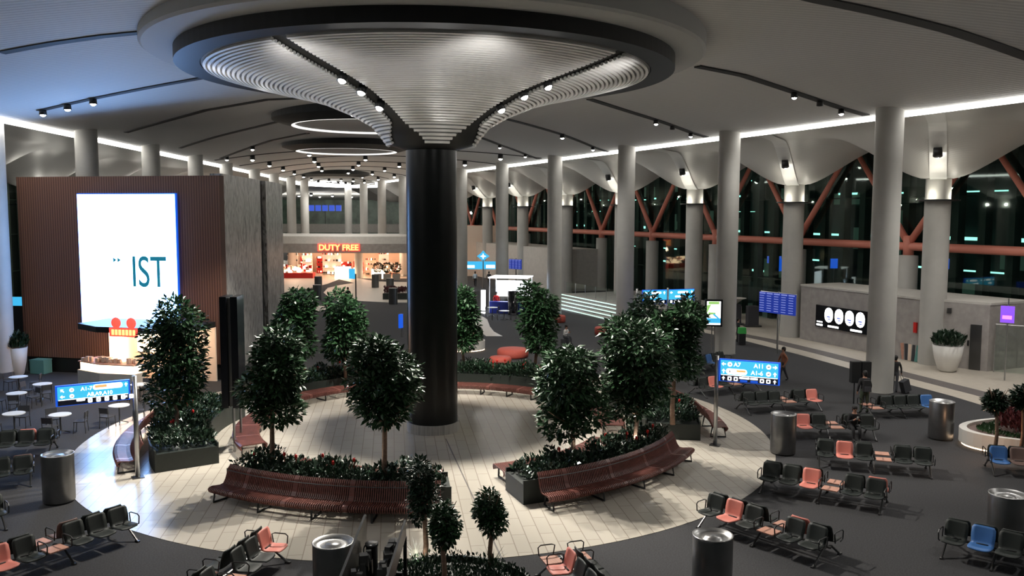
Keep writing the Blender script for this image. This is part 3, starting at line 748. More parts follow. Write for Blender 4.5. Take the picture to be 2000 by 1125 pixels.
SH = {'K': shell_mesh('seat', 'seat_black'), 'C': shell_mesh('seat', 'seat_coral'), 'B': shell_mesh('seat', 'seat_blue'), 'W': shell_mesh('seat', 'seat_brown')}
b = MB(); b.box((0, 0, .435), (.46, .42, .03)); me_tray = b.mesh('side_table', 'tray_wood')
b = MB(); b.tube([(0, .16, .42), (0, .20, .66), (0, .12, .69), (0, -.16, .69), (0, -.22, .64), (0, -.20, .45), (0, -.1, .40)], .016, 6); me_arm = b.mesh('armrest', 'black')
b = MB(); b.tube([(0, -.62, .02), (0, -.20, .33), (0, 0, .37), (0, .20, .33), (0, .62, .02)], .028, 6); b.box((0, -.62, .02), (.06, .14, .04)); b.box((0, .62, .02), (.06, .14, .04)); me_leg = b.mesh('leg', 'steel_dark')
b = MB(); b.tube([(0, -.5, .02), (0, -.25, .33), (0, 0, .36), (0, .05, .02)], .028, 6); me_leg1 = b.mesh('leg', 'steel_dark')
CN = {'C': 'coral seat', 'B': 'blue seat', 'W': 'brown seat'}
def seating(az, r0, front, back, lb, cx=CX, cy=CY, ang=None, loc=None):
    n = len(front); P = .60; L = n*P
    if loc is None:
        a = R_(az); rm = r0+L/2; loc = (CX+rm*cos(a), CY+rm*sin(a), 0); th = a if az > -90 else a+pi
    else: th = ang
    t = thing('beam_seating', lb, 'airport seating', loc, th, 'rows of linked waiting seats')
    for side, spec in ((-1, front), (1, back)):
        if not spec: continue
        for i, c in enumerate(spec):
            x = -L/2+P*(i+.5)
            if side > 0: x = -x; x = -L/2+P*(i+.5)
            y = side*.36; rz = 0 if side < 0 else pi
            if c == '.': continue
            if c == 'T': link('side_table', me_tray, t, (x, y, 0), rz)
            else: link('seat', SH[c], t, (x, y, 0), rz, CN.get(c))
        for x in ([-L/2, L/2]+[-L/2+P*i for i in range(1, n) if (spec[i] == 'T') != (spec[i-1] == 'T')]):
            link('armrest', me_arm, t, (x, side*.36, 0), 0 if side < 0 else pi)
    b = MB(); b.tube([(-L/2, 0, .36), (L/2, 0, .36)], .035, 8); b.build('beam', 'steel_dark', t)
    for x in (-L/2+.1, 0, L/2-.1): link('leg', me_leg, t, (x, 0, 0))
    return t
seating(-49.5, 13.2, 'KCKTKK', 'KKKTCK', 'linked seat row at bottom right behind the nearest steel bin, with two coral seats')
seating(-32.8, 13.0, 'KKCTKK', 'KKKTKC', 'linked seat row with a coral seat in third place, ending on the pale floor')
seating(-18.3, 14.2, 'KCKTKK', 'KKKTKK', 'linked seat row with one coral seat, right behind the middle steel bin')
seating(-3.2, 13.35, 'KCKTKK', 'KKKTKK', 'linked seat row where the man with the phone sits')
seating(13.4, 13.3, 'KKKTKC', 'KKKTKK', 'linked seat row with a coral seat at its right end')
seating(28.4, 13.3, 'KCKTKK', 'KKKTKK', 'linked seat row beneath the blue direction sign')
seating(7.5, 18.1, 'TKKKB', 'TKKKK', 'linked seat row by the nearest tall column with a blue end seat')
seating(43.5, 17.4, 'KKBKK', 'KKKKK', 'far linked seat row at the foot of the second tall column', ang=.3)
seating(-15.5, 19.6, 'BWKTK', 'KKKTK', 'linked seat row before the lit round planter, blue seat first')
seating(-40.5, 18.5, 'KBKK', 'KKKK', 'linked seat row cut by the bottom right corner, with a blue seat')
seating(-72.2, 14.0, 'TCKKTK', 'TKKKTK', 'linked seat row at the bottom centre seen end-on, wood tray then coral seat')
seating(-103, 13.0, 'KKTKKC', 'KKTKKK', 'linked seat row at bottom left seen edge-on with coral end seat')
seating(-122.3, 13.2, 'CKTKKK', 'KKTWKK', 'linked seat row at the left bottom corner with trays and black seats')
seating(-166, 13.5, 'KKKTKKK', 'KKKTKCK', 'left linked seat row nearest the cafe tables')
seating(-151.5, 13.7, 'KKKTKK', 'KKKTKW', 'left linked seat row beside the upright steel bin')
seating(-136.5, 14.9, 'KKKTKK', 'KKKTKK', 'linked seat row cut by the left picture edge')

# ------------------------------------------------------------------ steel bins
def steel_bin(x, y, lb, r=.44, h=1.42):
    t = thing('litter_bin', lb, 'bin', (x, y, 0), 0, 'round steel litter bins')
    b = MB(); b.lathe([(r*.98, .05), (r, .08), (r, h-.02), (r-.01, h)], n=40); b.build('body', 'steel_bin', t, smooth=True)
    b = MB(); b.lathe([(r*.9, 0), (r*.9, .07)], n=32); b.build('plinth', 'black', t)
    b = MB(); b.lathe([(r, h), (r+.012, h+.02), (r-.015, h+.03), (r-.05, h-.04), (r*.45, h-.07), (r*.4, h-.02), (.0, h-.015)], n=40); b.build('lid', 'steel', t, smooth=True)
for p, lb in [((118, 983), 'round steel litter bin at the left edge of the tiled circle'), ((1530, 883), 'round steel litter bin before the second coral seat, right of the sign pole'), ((1838, 853), 'round steel litter bin at the far end of the blue-ended seat row'),
              ((1965, 1068), 'round steel litter bin near the right picture edge'), ((1392, 1165), 'nearest round steel litter bin at the bottom, left of the seat row'), ((655, 1185), 'round steel litter bin at the bottom beside the open totem')]:
    steel_bin(*G(*p), lb)

# ------------------------------------------------------------------ signs
def arrow(b, x, z, s, ang, mi=0, y=-.005):
    p = [(-.5, -.12), (.0, -.12), (.0, -.42), (.5, 0), (.0, .42), (.0, .12), (-.5, .12)]
    b.vprism([(x+s*(u*cos(ang)-v*sin(ang)), z+s*(u*sin(ang)+v*cos(ang))) for u, v in p], y-.006, y+.0, mi)
def rrect(b, x, z, w_, h_, mi=0, y=-.005, k=.3):
    P = []; c = min(w_, h_)*k
    for sx, sz, a in ((1, 1, 0), (-1, 1, 90), (-1, -1, 180), (1, -1, 270)):
        for j in range(4):
            t = radians(a+30*j); P.append((x+sx*(w_/2-c)+c*cos(t), z+sz*(h_/2-c)+c*sin(t)))
    b.vprism(P, y-.005, y, mi)
def board(A, B, z0, z1, pole, lb, spec, name='direction_sign', poleside=0):
    L = hypot(B[0]-A[0], B[1]-A[1]); rz = atan2(B[1]-A[1], B[0]-A[0]); H = z1-z0
    t = thing(name, lb, 'sign', (A[0], A[1], 0), rz)
    b = MB(); b.box((L/2, .07, (z0+z1)/2), (L+.04, .14, H+.04)); b.build('case', 'e_blue', t)
    low = H*.27
    b = MB(); b.box((L/2, -.008, z0+low+(H-low)/2), (L*.97, .02, H-low-.03)); b.build('panel', 'e_sign', t)
    b = MB(); b.box((L/2, -.008, z0+low/2), (L*.97, .02, low)); b.build('lower_strip', 'ink', t)
    q = pole-L*0; b = MB(); b.tube([(pole, .05, 0), (pole, .05, z1+.12)], .075, 12); b.build('pole', 'steel', t, smooth=True)
    b = MB(); b.box((pole, .05, .02), (.36, .36, .03)); b.build('foot_plate', 'steel_dark', t)
    spec(t, L, z0, z1, H, low); return t
def spec_right(t, L, z0, z1, H, low):
    r1, r2, r3 = z1-H*.20, z1-H*.53, z0+low*.48; s = H*.26; b = MB(); dk = MB()
    arrow(b, .14, r1, s*.8, pi, 0, -.02); arrow(b, .14, r2, s*.8, pi/2, 0, -.02); arrow(b, .14, r3, s*.7, pi/2, 0, -.02)
    arrow(b, L-.14, r1, s*.8, 0, 0, -.02); arrow(b, L-.14, r2, s*.8, pi/2, 0, -.02); arrow(b, L-.14, r3, s*.7, pi/2, 0, -.02)
    for x, z in ((.36, r1), (L-.36, r1), (L-.36, r2)): rrect(b, x, z, s*.85, s*.85, 0, -.02, .5); arrow(dk, x, z, s*.45, .3, 0, -.027)
    rrect(b, .60, r2, .75, s*1.02, 0, -.02, .45); arrow(dk, .37, r2, s*.45, -pi/2, 0, -.027)
    for x in (.36, .58, L-.36, L-.58): rrect(b, x, r3, s*.72, s*.72, 0, -.02, .2); rrect(dk, x, r3, s*.3, s*.4, 0, -.027, .2)
    rrect(b, .88, r3+.05, .36, .07, 0, -.02); rrect(b, L-.86, r3+.05, .27, .07, 0, -.02)
    b.build('pictograms', 'e_white', t); dk.build('pictogram_marks', 'ink', t)
    o = MB(); rrect(o, .76, r2+.03, .32, .07, 0, -.028, .2); o.build('orange_label', 'e_orange', t)
    o = MB(); rrect(o, .86, r3-.05, .26, .06, 0, -.02); rrect(o, L-.85, r3-.05, .26, .06, 0, -.02); o.build('blue_labels', 'e_blue', t)
    text_into('A7', s*1.05, t, (.62, -.02, r1), 'e_white', bold=.002); text_into('A11', s*1.05, t, (L-.70, -.02, r1), 'e_white', bold=.002); text_into('A1-6', s*1.05, t, (L-.76, -.02, r2), 'e_white', bold=.002)
    b = MB(); b.box((L/2, -.02, z0+low+.015), (L*.95, .01, .022)); b.build('divider', 'e_white', t)
def spec_left(t, L, z0, z1, H, low):
    r1, r2, r3 = z1-H*.22, z1-H*.54, z0+low*.55; s = H*.26; b = MB(); dk = MB()
    arrow(b, .16, r1, s*.85, -pi*.25+pi, 0, -.02); arrow(b, .16, r2, s*.85, pi, 0, -.02)
    for z in (r1, r2): rrect(b, .42, z, s*.85, s*.85, 0, -.02, .5); arrow(dk, .42, z, s*.42, .3, 0, -.027)
    rrect(b, L-.62, r1+.02, .85, s*1.1, 0, -.02, .45); arrow(b, L-.1, r1+.02, s*.8, pi/2, 0, -.02)
    for k in range(6): rrect(b, .92+k*.235, r3, s*.82, s*.9, 0, -.02, .25); arrow(dk, .92+k*.235, r3, s*.35, k*.8, 0, -.027)
    arrow(b, L-.11, r3, s*.75, pi/4, 0, -.02); rrect(b, .66, r3+.05, .24, .09, 0, -.02)
    b.build('pictograms', 'e_white', t); dk.build('pictogram_marks', 'ink', t)
    o = MB(); rrect(o, L-.82, r1+.04, .34, .08, 0, -.028, .2); o.build('orange_label', 'e_orange', t)
    text_into('A1-7', s*1.05, t, (.83, -.02, r1), 'e_white', bold=.002); text_into('A8,A9,A10', s*1.05, t, (1.2, -.02, r2), 'e_white', bold=.002)
    b = MB(); b.box((L/2, -.02, z0+low+.015), (L*.95, .01, .022)); b.build('divider', 'e_white', t)
A0 = G(1400, 865); zt = AY(1403, 697, A0[1])[1]; A = G(1407, 700, zt); B = G(1523, 708, zt); zb_ = AY(1407, 741, A[1])[1]
board(A, B, zb_, zt, -.12, 'blue lit direction sign reading A7 and A11 on a steel pole, right of the trees', spec_right)
A0 = G(262, 937); zt = AY(258, 745, A0[1])[1]; B = G(253, 746, zt); A = G(110, 760, zt); zb_ = AY(253, 782, B[1])[1]; LB = hypot(B[0]-A[0], B[1]-A[1])
board(A, B, zb_, zt, LB+.16, 'blue lit direction sign reading A1-7 on a brown pole at left', spec_left)
def spec_simple(words):
    def f(t, L, z0, z1, H, low):
        b = MB(); n = int(L/.3)
        for k in range(n): rrect(b, .2+k*.3, z0+low*.5, .16, .17, 0, -.02, .2)
        arrow(b, .2, z1-H*.2, .2, pi, 0, -.02); arrow(b, L-.2, z1-H*.2, .2, pi/2, 0, -.02); rrect(b, L*.55, z1-H*.2, L*.4, .14, 0, -.02); rrect(b, L*.4, z1-H*.5, L*.3, .12, 0, -.02)
        b.build('pictograms', 'e_white', t)
    return f
zt = 3.45; A = G(1256, 566, zt); B = G(1303, 565, zt); board(A, B, 2.55, zt, -.4, 'left half of the distant blue lit sign above the trees with side pole', spec_simple(''), 'overhead_sign')
A = G(1306, 565, zt); B = G(1356, 563, zt); board(A, B, 2.55, zt, -.03, 'right half of the distant blue lit sign above the trees', spec_simple(''), 'overhead_sign')
Y = 97.; zt = AY(940, 511, Y)[1]; zb2 = AY(940, 526, Y)[1]; t = thing('information_sign', 'wide bright blue sign with diamond symbol above two walking people', 'sign', (AY(911, 511, Y)[0], Y, 0)); wd_ = AY(968, 511, Y)[0]-AY(911, 511, Y)[0]
b = MB(); b.box((wd_/2, .1, (zt+zb2)/2), (wd_, .2, zt-zb2)); b.build('panel', 'e_cyan', t); b = MB(); b.tube([(wd_*.57, 0, 0), (wd_*.57, 0, zt+.2)], .07, 8); b.build('pole', 'steel', t)
b = MB(); b.vprism([(wd_*.57+s*.72*cos(k*pi/4), zt+.6+s*.65*sin(k*pi/4)) for k in range(8) for s in ((1,) if k % 2 == 0 else (.62,))], -.05, .1); b.build('diamond', 'e_cyan', t)
b = MB(); b.box((wd_*.15, -.01, zb2+.3), (wd_*.25, .03, .3)); b.box((wd_*.82, -.01, zb2+.3), (wd_*.3, .03, .35)); b.vprism([(wd_*.57+.35*cos(k*pi/4)*(1 if k % 2 == 0 else .35), zt+.6+.35*sin(k*pi/4)*(1 if k % 2 == 0 else .35)) for k in range(8)], -.08, -.04); b.build('pictograms', 'e_white', t)
# small blue sign on a pole before the shop
Y = 84; x, z = AY(687, 536, Y); t = thing('pole_sign', 'small blue lit sign on a dark pole before the duty free shop', 'sign', (x, Y, 0), -.5); b = MB(); b.box((0, 0, z), (.62, .2, 1.0)); b.build('panel', 'e_cyan', t); b = MB(); b.tube([(.4, .1, 0), (.4, .1, z)], .07, 8); b.build('pole', 'steel_dark', t)
Y = 58; x, z = AY(783, 628, Y); t = thing('pole_sign', 'narrow blue sign seen edge-on beside the black column', 'sign', (x, Y, 0), 1.1); b = MB(); b.box((0, 0, z), (.34, .15, .95)); b.build('panel', 'e_blue', t); b = MB(); b.tube([(.3, .1, 0), (.3, .1, z)], .07, 8); b.build('pole', 'steel', t)

# portrait advert screen
x, y = 11.6, 48.9; t = thing('advert_totem', 'portrait advert screen with green and white picture on twin steel poles', 'display screen', (x, y, 0), -.15)
zt = AY(1390, 583, y)[1]; zb = AY(1390, 636, y)[1]; wd_ = (1408-1374)*y/F_PX; b = MB(); b.box((0, 0, (zt+zb)/2), (wd_, .16, zt-zb)); b.build('frame', 'black', t)
b = MB(); zc = (zt+zb)/2; b.box((0, -.085, zc), (wd_*.78, .01, (zt-zb)*.86)); b.build('picture', 'e_white', t)
b = MB(); b.box((0, -.095, zt-.2), (wd_*.6, .01, .16)); b.add([(-wd_*.39, -.1, zc+.45), (-wd_*.15, -.1, zc+.5), (-wd_*.39, -.1, zc-.05)], [(0, 1, 2)]); b.box((-.1, -.095, zc-.02), (.4, .01, .12)); b.build('green_pattern', 'e_lime', t)
b = MB(); b.box((0, -.094, zb+.35), (wd_*.78, .008, .28)); b.add([(0, -.1, zc), (wd_*.39, -.1, zc-.35), (wd_*.39, -.1, zc-.45), (-.05, -.1, zc-.1)], [(0, 1, 2, 3)]); b.build('blue_pattern', 'e_cyan', t)
for s in (-.08, .08): b = MB(); b.tube([(s, 0, 0), (s, 0, zb)], .035, 8); b.build('pole', 'steel', t)
b = MB(); b.box((0, 0, .02), (.9, .6, .03)); b.build('foot_plate', 'steel', t)

# departure screens
def fids(A, B, z0, z1, n, lb, yb=None):
    L = hypot(B[0]-A[0], B[1]-A[1]); rz = atan2(B[1]-A[1], B[0]-A[0]); t = thing('departure_board', lb, 'display screen', (A[0], A[1], 0), rz); w1 = L/n
    for i in range(n):
        b = MB(); b.box((w1*(i+.5), 0, (z0+z1)/2), (w1*.93, .1, z1-z0)); s = b.build('screen', 'e_navy', t)
        b = MB()
        for k in range(7): b.box((w1*(i+.5)-w1*.08, -.06, z0+(z1-z0)*(.1+.12*k)), (w1*.6, .012, (z1-z0)*.035))
        b.box((w1*(i+.5), -.06, z1-(z1-z0)*.06), (w1*.8, .012, (z1-z0)*.06)); b.build('text_lines', 'e_lav', s)
    b = MB(); b.tube([(L*.5, .12, 0), (L*.5, .12, z1+.1)], .06, 8); b.tube([(0, .12, z1), (L, .12, z1)], .04, 6); b.build('stand', 'steel', t)
zt = 3.7; A = G(1484, 567, zt); B = G(1555, 574, zt); fids(A, B, 2.45, zt, 5, 'five blue departure screens side by side in front of the outer column')
Y = 88; A = (AY(994, 505, Y)[0], Y); B = (AY(1018, 505, Y+1)[0], Y-1.); fids(A, B, AY(1000, 525, Y)[1], AY(1000, 506, Y)[1], 4, 'small blue hanging departure screens above the kiosk')

# slim black double totem seen edge-on
x, y = G(460, 885); t = thing('screen_totem', 'tall black double sided totem seen edge-on in the left of the circle', 'display screen', (x, y, .012), R_(3))
zt = AY(450, 583, y)[1]; zb = AY(460, 800, y)[1]
for s in (-.19, .19): b = MB(); b.box((s-.1, .45, (zt+zb)/2), (.24, .9, zt-zb)); b.build('panel', 'black_gloss', t)
b = MB(); b.box((-.1, .45, (zt+zb)/2), (.12, .7, zt-zb-.1)); b.build('core', 'steel_dark', t)
b = MB(); b.tube([(0, 0, 0), (0, 0, zb)], .045, 10); b.build('post', 'steel', t)
b = MB(); b.tube([(0, .9, 0), (0, .9, zb)], .045, 10); b.build('post', 'steel', t)

# open topped totem in the foreground
t = thing('open_totem', 'dark open-topped equipment housing in the bottom foreground with pipe and cables inside', 'equipment housing', (0, 0, 0)); ZT = 4.0
fl = G(715, 1006, ZT); fr = G(793, 1010, ZT); nl = G(660, 1145, ZT); nr = G(750, 1145, ZT)
def slab(p, q, th, zz0, zz1, nm, m):
    d = Vector((q[0]-p[0], q[1]-p[1])).normalized(); n_ = Vector((-d.y, d.x))*th/2; b = MB()
    b.prism([(p[0]-n_.x, p[1]-n_.y), (q[0]-n_.x, q[1]-n_.y), (q[0]+n_.x, q[1]+n_.y), (p[0]+n_.x, p[1]+n_.y)], zz0, zz1); return b.build(nm, m, t)
slab(fl, nl, .035, 0, ZT, 'side_panel', 'steel_dark'); slab(fr, nr, .03, ZT-.30, ZT-.05, 'side_rail', 'steel_dark'); slab(fr, (fr[0], fr[1]-.05), .05, 0, ZT-.3, 'corner_post', 'black')
mx_, my_ = (fl[0]+nl[0]+fr[0]+nr[0])/4, (fl[1]+nl[1])/2
pp = G(728, 1060, ZT-.25); b = MB(); b.lathe([(.085, 0), (.085, ZT-.3), (.095, ZT-.3), (.095, ZT-.26), (.07, ZT-.25), (0, ZT-.25)], (pp[0], pp[1], 0), 20); b.build('vent_pipe', 'steel', t, smooth=True, label='silver capped pipe')
rn = random.Random(5); b = MB()
for i in range(44):
    f = rn.uniform(.1, .95); s = rn.choice((.22, .78, .85)); p = Vector((fl[0]*(1-f)+nl[0]*f, fl[1]*(1-f)+nl[1]*f)); q = Vector((fr[0]*(1-f)+nr[0]*f, fr[1]*(1-f)+nr[1]*f)); c_ = p.lerp(q, s)
    if (c_-Vector(pp)).length < .16: continue
    b = MB(); b.box((c_.x, c_.y, ZT-.2-rn.random()*.35), (rn.uniform(.05, .13), rn.uniform(.06, .2), rn.uniform(.1, .4)), rn.uniform(-.3, .3), taper=rn.uniform(.7, 1)); b.build('control_box', 'steel_dark', t)
b = MB()
for i in range(12):
    f = .12+i*.07; s = .2 if i % 2 else .8; p = Vector((fl[0]*(1-f)+nl[0]*f, fl[1]*(1-f)+nl[1]*f)); q = Vector((fr[0]*(1-f)+nr[0]*f, fr[1]*(1-f)+nr[1]*f)); c_ = p.lerp(q, s); rr = rn.uniform(.05, .08)
    b.tube([(c_.x+rr*cos(k*pi/6), c_.y+rr*.6*sin(k*pi/6), ZT-.35+rr*sin(k*pi/6)) for k in range(12)], .011, 5, closed=True)
b.build('cable_loops', 'steel', t)
b = MB(); b.prism([(fl[0], fl[1]-.25), (fr[0], fr[1]-.25), nr, nl], 0, ZT-.8); b.build('inner_tray', 'black', t)
slab((fl[0]*.97+fr[0]*.03, fl[1]-.25), (fr[0]*.97+fl[0]*.03, fr[1]-.25), .05, 0, ZT-.75, 'back_plate', 'black')

# ------------------------------------------------------------------ wooden block with the big screen
P0 = Vector(G(50, 728)); P1 = Vector(G(440, 745)); d = (P1-P0); W_ = d.length; rz = atan2(d.y, d.x)
HT = AY(40, 345, P0.y)[1]; HT = (HT+AY(445, 350, P1.y)[1])/2
blk = thing('media_block', 'large wood-battened block carrying the huge white screen', 'kiosk block', (P0.x, P0.y, 0), rz)
b = MB(); b.box((W_/2, .2, HT/2+.4), (W_, .4, HT-.8)); b.build('battened_wall', 'wood_battens', blk)
b = MB(); b.prism([(.1, .1), (W_-.1, .1), (W_-1.2, .42), (W_-4, 10), (.1, 10)], 0, .82); b.prism([(0, .4), (W_-1.2, .4), (W_-4, 10), (0, 10)], .82, HT-.1); b.build('core', 'black', blk)
def fx(px): return (px-38)/(445-38)*W_
su0, su1 = fx(152)+.5, fx(350)+.35; stop = AY(250, 383, P0.y-1)[1]; sbot = AY(250, 634, P0.y-1)[1]
scr = thing('wall_screen', 'huge glowing white screen with IST lettering on the wooden block', 'display screen', (P0.x, P0.y, 0), rz)
b = MB(); b.box(((su0+su1)/2, -.10, (stop+sbot)/2), (su1-su0+.1, .14, stop-sbot+.1)); b.build('frame', 'e_blue', scr)
b = MB(); b.box(((su0+su1)/2, -.19, (stop+sbot)/2), (su1-su0, .04, stop-sbot)); b.build('screen_face', 'e_screen', scr)
zi = AY(290, 533, P0.y-1)[1]
text_into('IST', 2.25, scr, (fx(308), -.23, zi-.05), 'text_teal', sx=.70, ext=.004, bold=.008)
b = MB(); zc = AY(240, 510, P0.y-1)[1]
for k in range(2): b.vprism([(fx(238)+k*.25, zc-.12), (fx(238)+k*.25, zc+.12), (fx(238)+.18+k*.25, zc)], -.235, -.215)
b.build('chevrons', 'text_teal', scr)
# marble side wall in two panels
q0 = Vector((P1.x-.02, P1.y+.45)); Yf = 58.5; q1 = Vector((AY(550, 365, Yf)[0], Yf)); d2 = q1-q0; L2 = d2.length; rz2 = atan2(d2.y, d2.x); HM = 10.45
mw = thing('marble_wall', 'tall grey veined marble side wall of the block, in two slabs with a dark slot', 'wall panel', (q0.x, q0.y, 0), rz2)
for a_, c_ in ((.0, .56), (.66, 1.0)): b = MB(); b.box((L2*(a_+c_)/2, .3, HM/2), (L2*(c_-a_), .6, HM)); b.build('marble_slab', 'marble', mw)
b = MB(); b.box((L2*.61, .5, HM/2-.1), (L2*.1, .5, HM-.2)); b.build('slot_backing', 'steel_dark', mw)

# cafe under the screen
cf = thing('snack_kiosk', 'brightly lit snack counter under the big screen with dark canopy and red sign', 'kiosk', (P0.x, P0.y, 0), rz)
c0, c1 = fx(166)+1.75, fx(436); zc = 2.75
b = MB(); b.prism([(c0, -.3), (c0-.15, -2.4), (c0+1.6, -3.3), (c1-1.5, -3.3), (c1, -2.2), (c1, -.3)], zc, zc+.28); b.build('canopy', 'black', cf)
b = MB(); b.box(((c0+c1)/2, -.3, zc/2), (c1-c0, .1, zc)); b.build('back_wall', 'shop_warm', cf)
b = MB(); b.box((c0+.6, -.45, 1.7), (.9, .15, 1.7)); b.box((c0+2.6, -.45, 1.9), (1.6, .15, 1.0)); b.build('menu_panel', 'e_warm', cf)
b = MB(); b.prism([(c0, -1.2), (c0-.1, -2.6), (c0+1.6, -3.2), (c1-2.6, -3.2), (c1-2.6, -2.4), (c0+1.6, -2.4), (c0+.9, -1.2)], 0, .75); b.build('counter', 'concrete_light', cf)
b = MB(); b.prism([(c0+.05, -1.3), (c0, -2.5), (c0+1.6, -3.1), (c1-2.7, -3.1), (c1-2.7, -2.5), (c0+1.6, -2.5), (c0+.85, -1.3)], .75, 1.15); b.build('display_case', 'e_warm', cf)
b = MB(); b.prism([(c0, -1.25), (c0-.05, -2.6), (c0+1.6, -3.2), (c1-2.6, -3.2), (c1-2.6, -2.45), (c0+1.6, -2.45), (c0+.9, -1.25)], 1.15, 1.2); b.build('counter_top', 'tray_wood', cf)
rn = random.Random(2); b = MB()
for i in range(26): b.box((c0+.3+rn.random()*(c1-c0-3.2), -2.75+rn.uniform(-.15, .15), 1.3), (.14, .14, rn.uniform(.12, .35)))
o = b.build('pastry_jars', 'shop_warm', cf); o['kind'] = 'stuff'
sx_ = c0+3.1; b = MB()
for k in range(7): b.box((sx_-.55+k*.19, -3.36, zc+.05), (.12, .03, .26))
b.build('yellow_lettering', 'e_yellow', cf)
b = MB(); b.box((sx_, -3.32, zc+.05), (1.5, .05, .42)); b.build('red_sign', 'e_red', cf)
for q in (-.4, .42): b = MB(); b.sphere((sx_+q, -3.3, zc+.5), (.27, .08, .27)); b.build('round_emblem', 'e_red', cf)
for x_ in (c0+1.2, c0+2.6, c0+4.2, c1-1): lamp('POINT', tuple(Vector((P0.x, P0.y, 2.4))+Matrix.Rotation(rz, 3, 'Z') @ Vector((x_, -1.6, 0))), 60, (1, .72, .5), .1, name='kiosk_light')
# things left of the block
x, y = G(73, 735); t = thing('storage_box', 'small teal green box at the left foot of the wooden block', 'box', (x, y, 0), rz); b = MB(); b.box((0, .3, .36), (.85, .6, .68)); b.build('body', 'teal', t); b = MB(); b.box((0, .3, .73), (.88, .63, .06)); b.build('lid', 'teal', t)
def round_pot(x, y, lb, r=.62, h=1.25, m='leaf_dark', hh=.75):
    t = thing('round_planter', lb, 'potted plant', (x, y, 0), 0, 'round white plant pots'); b = MB(); b.lathe([(0, 0), (r*.42, 0), (r*.6, .12), (r*.85, h*.5), (r, h), (r*.93, h), (r*.9, h-.1), (0, h-.1)], n=32); b.build('pot', 'planter_white', t, smooth=True)
    rn = random.Random(int(x*10)); b = MB(); P = []
    for i in range(700): a = rn.uniform(0, 2*pi); q = r*sqrt(rn.random()); P.append(((q*cos(a), q*sin(a), h+rn.random()*hh*(1-.5*q/r)), (cos(a)*.4, sin(a)*.4, 1)))
    leaves(b, P, .28, rn, .6); b.build('foliage', m, t)
round_pot(*G(1850, 722), 'white bowl-shaped pot with a dark leafy plant before the concrete block', .78, 1.45)
round_pot(*G(36, 738), 'white pot with a plant at the left edge, behind the blue-lit column', .5, 1.5)

# back wall on the left behind block
b = MB(); b.box((-33, 74, 2.4), (14, .6, 4.8)); struct(b.build('wall_left', 'concrete_light'), 'pale wall left of the block')
t = thing('wall_monitor', 'small bright blue monitor seen left of the wooden block', 'display screen', (AY(30, 600, 52)[0], 52, 0)); b = MB(); b.box((0, 0, AY(30, 596, 52)[1]), (1.1, .1, .75)); b.build('screen', 'e_cyan', t); b = MB(); b.box((0, .1, 1.4), (1.6, .5, 2.8)); b.build('cabinet', 'black', t)

# ------------------------------------------------------------------ cafe tables and chairs at left
def ctable(x, y, lb, r=.4, grp='cafe tables'):
    t = thing('cafe_table', lb, 'table', (x, y, 0), 0, grp); b = MB(); b.lathe([(0, .72), (r, .72), (r, .75), (0, .75)], n=24); b.build('tabletop', 'white', t)
    b = MB(); b.tube([(0, 0, .03), (0, 0, .72)], .03, 8); b.build('stem', 'steel_dark', t); b = MB()
    for k in range(4): a = k*pi/2+.4; b.tube([(0, 0, .12), (.33*cos(a), .33*sin(a), .02)], .02, 5)
    b.build('foot', 'steel_dark', t)
bch = thing('cafe_chair', 'x', 'chair', (0, 0, 0)); b = MB(); b.box((0, 0, .45), (.42, .42, .035)); b.build('seat', 'cloth_dark', bch)
b = MB(); b.box((0, .20, .72), (.42, .03, .24), rot=Matrix.Rotation(-.15, 3, 'X')); b.build('backrest', 'cloth_dark', bch)
for sx in (-1, 1):
    for sy in (-1, 1): b = MB(); b.tube([(sx*.19, sy*.19, .44), (sx*.21, sy*.22, 0)]+([] if sy < 0 else []), .015, 5); b.build('leg', 'steel_dark', bch)
    b = MB(); b.tube([(sx*.19, .19, .44), (sx*.19, .23, .80)], .015, 5); b.build('back_post', 'steel_dark', bch)
CH = [0]
def cchair(x, y, rzz, lb, grp='cafe chairs at left'):
    t = bch if CH[0] == 0 else copy_tree(bch); CH[0] = 1; t.location = (x, y, 0); t.rotation_euler = (0, 0, rzz); t['label'] = lb; t['group'] = grp
tl = [(38, 770, 'by the left edge, back row'), (35, 805, 'by the left edge, middle row'), (30, 848, 'by the left edge, nearest row'), (120, 850, 'below the left sign'), (85, 785, 'left of the blue sign'), (275, 785, 'right of the left sign pole'), (235, 830, 'just left of the brown sign pole')]
for i, (px, py, wd) in enumerate(tl):
    x, y = G(px, py); ctable(x, y, 'small cafe table '+wd)
    for k, a in enumerate((.3, 2.6, 4.4)[:2 + (i % 2)]):
        a += i*.7; cchair(x+.72*cos(a), y+.72*sin(a), a+pi/2+pi, 'dark cafe chair, %s at the table %s' % (('first', 'second', 'third')[k], wd))
for i, (px, py, wd) in enumerate([(985, 625, 'left of the glowing kiosk'), (962, 618, 'farther left of the glowing kiosk')]):
    x, y = G(px, py); ctable(x, y, 'small pale table '+wd, .42, 'tables at the kiosk')
    for k, a in enumerate((.2, 3.3)): cchair(x+.75*cos(a), y+.75*sin(a), a+pi/2, 'chair %s the small table %s' % (('right of', 'left of')[k], wd), 'chairs at the kiosk')

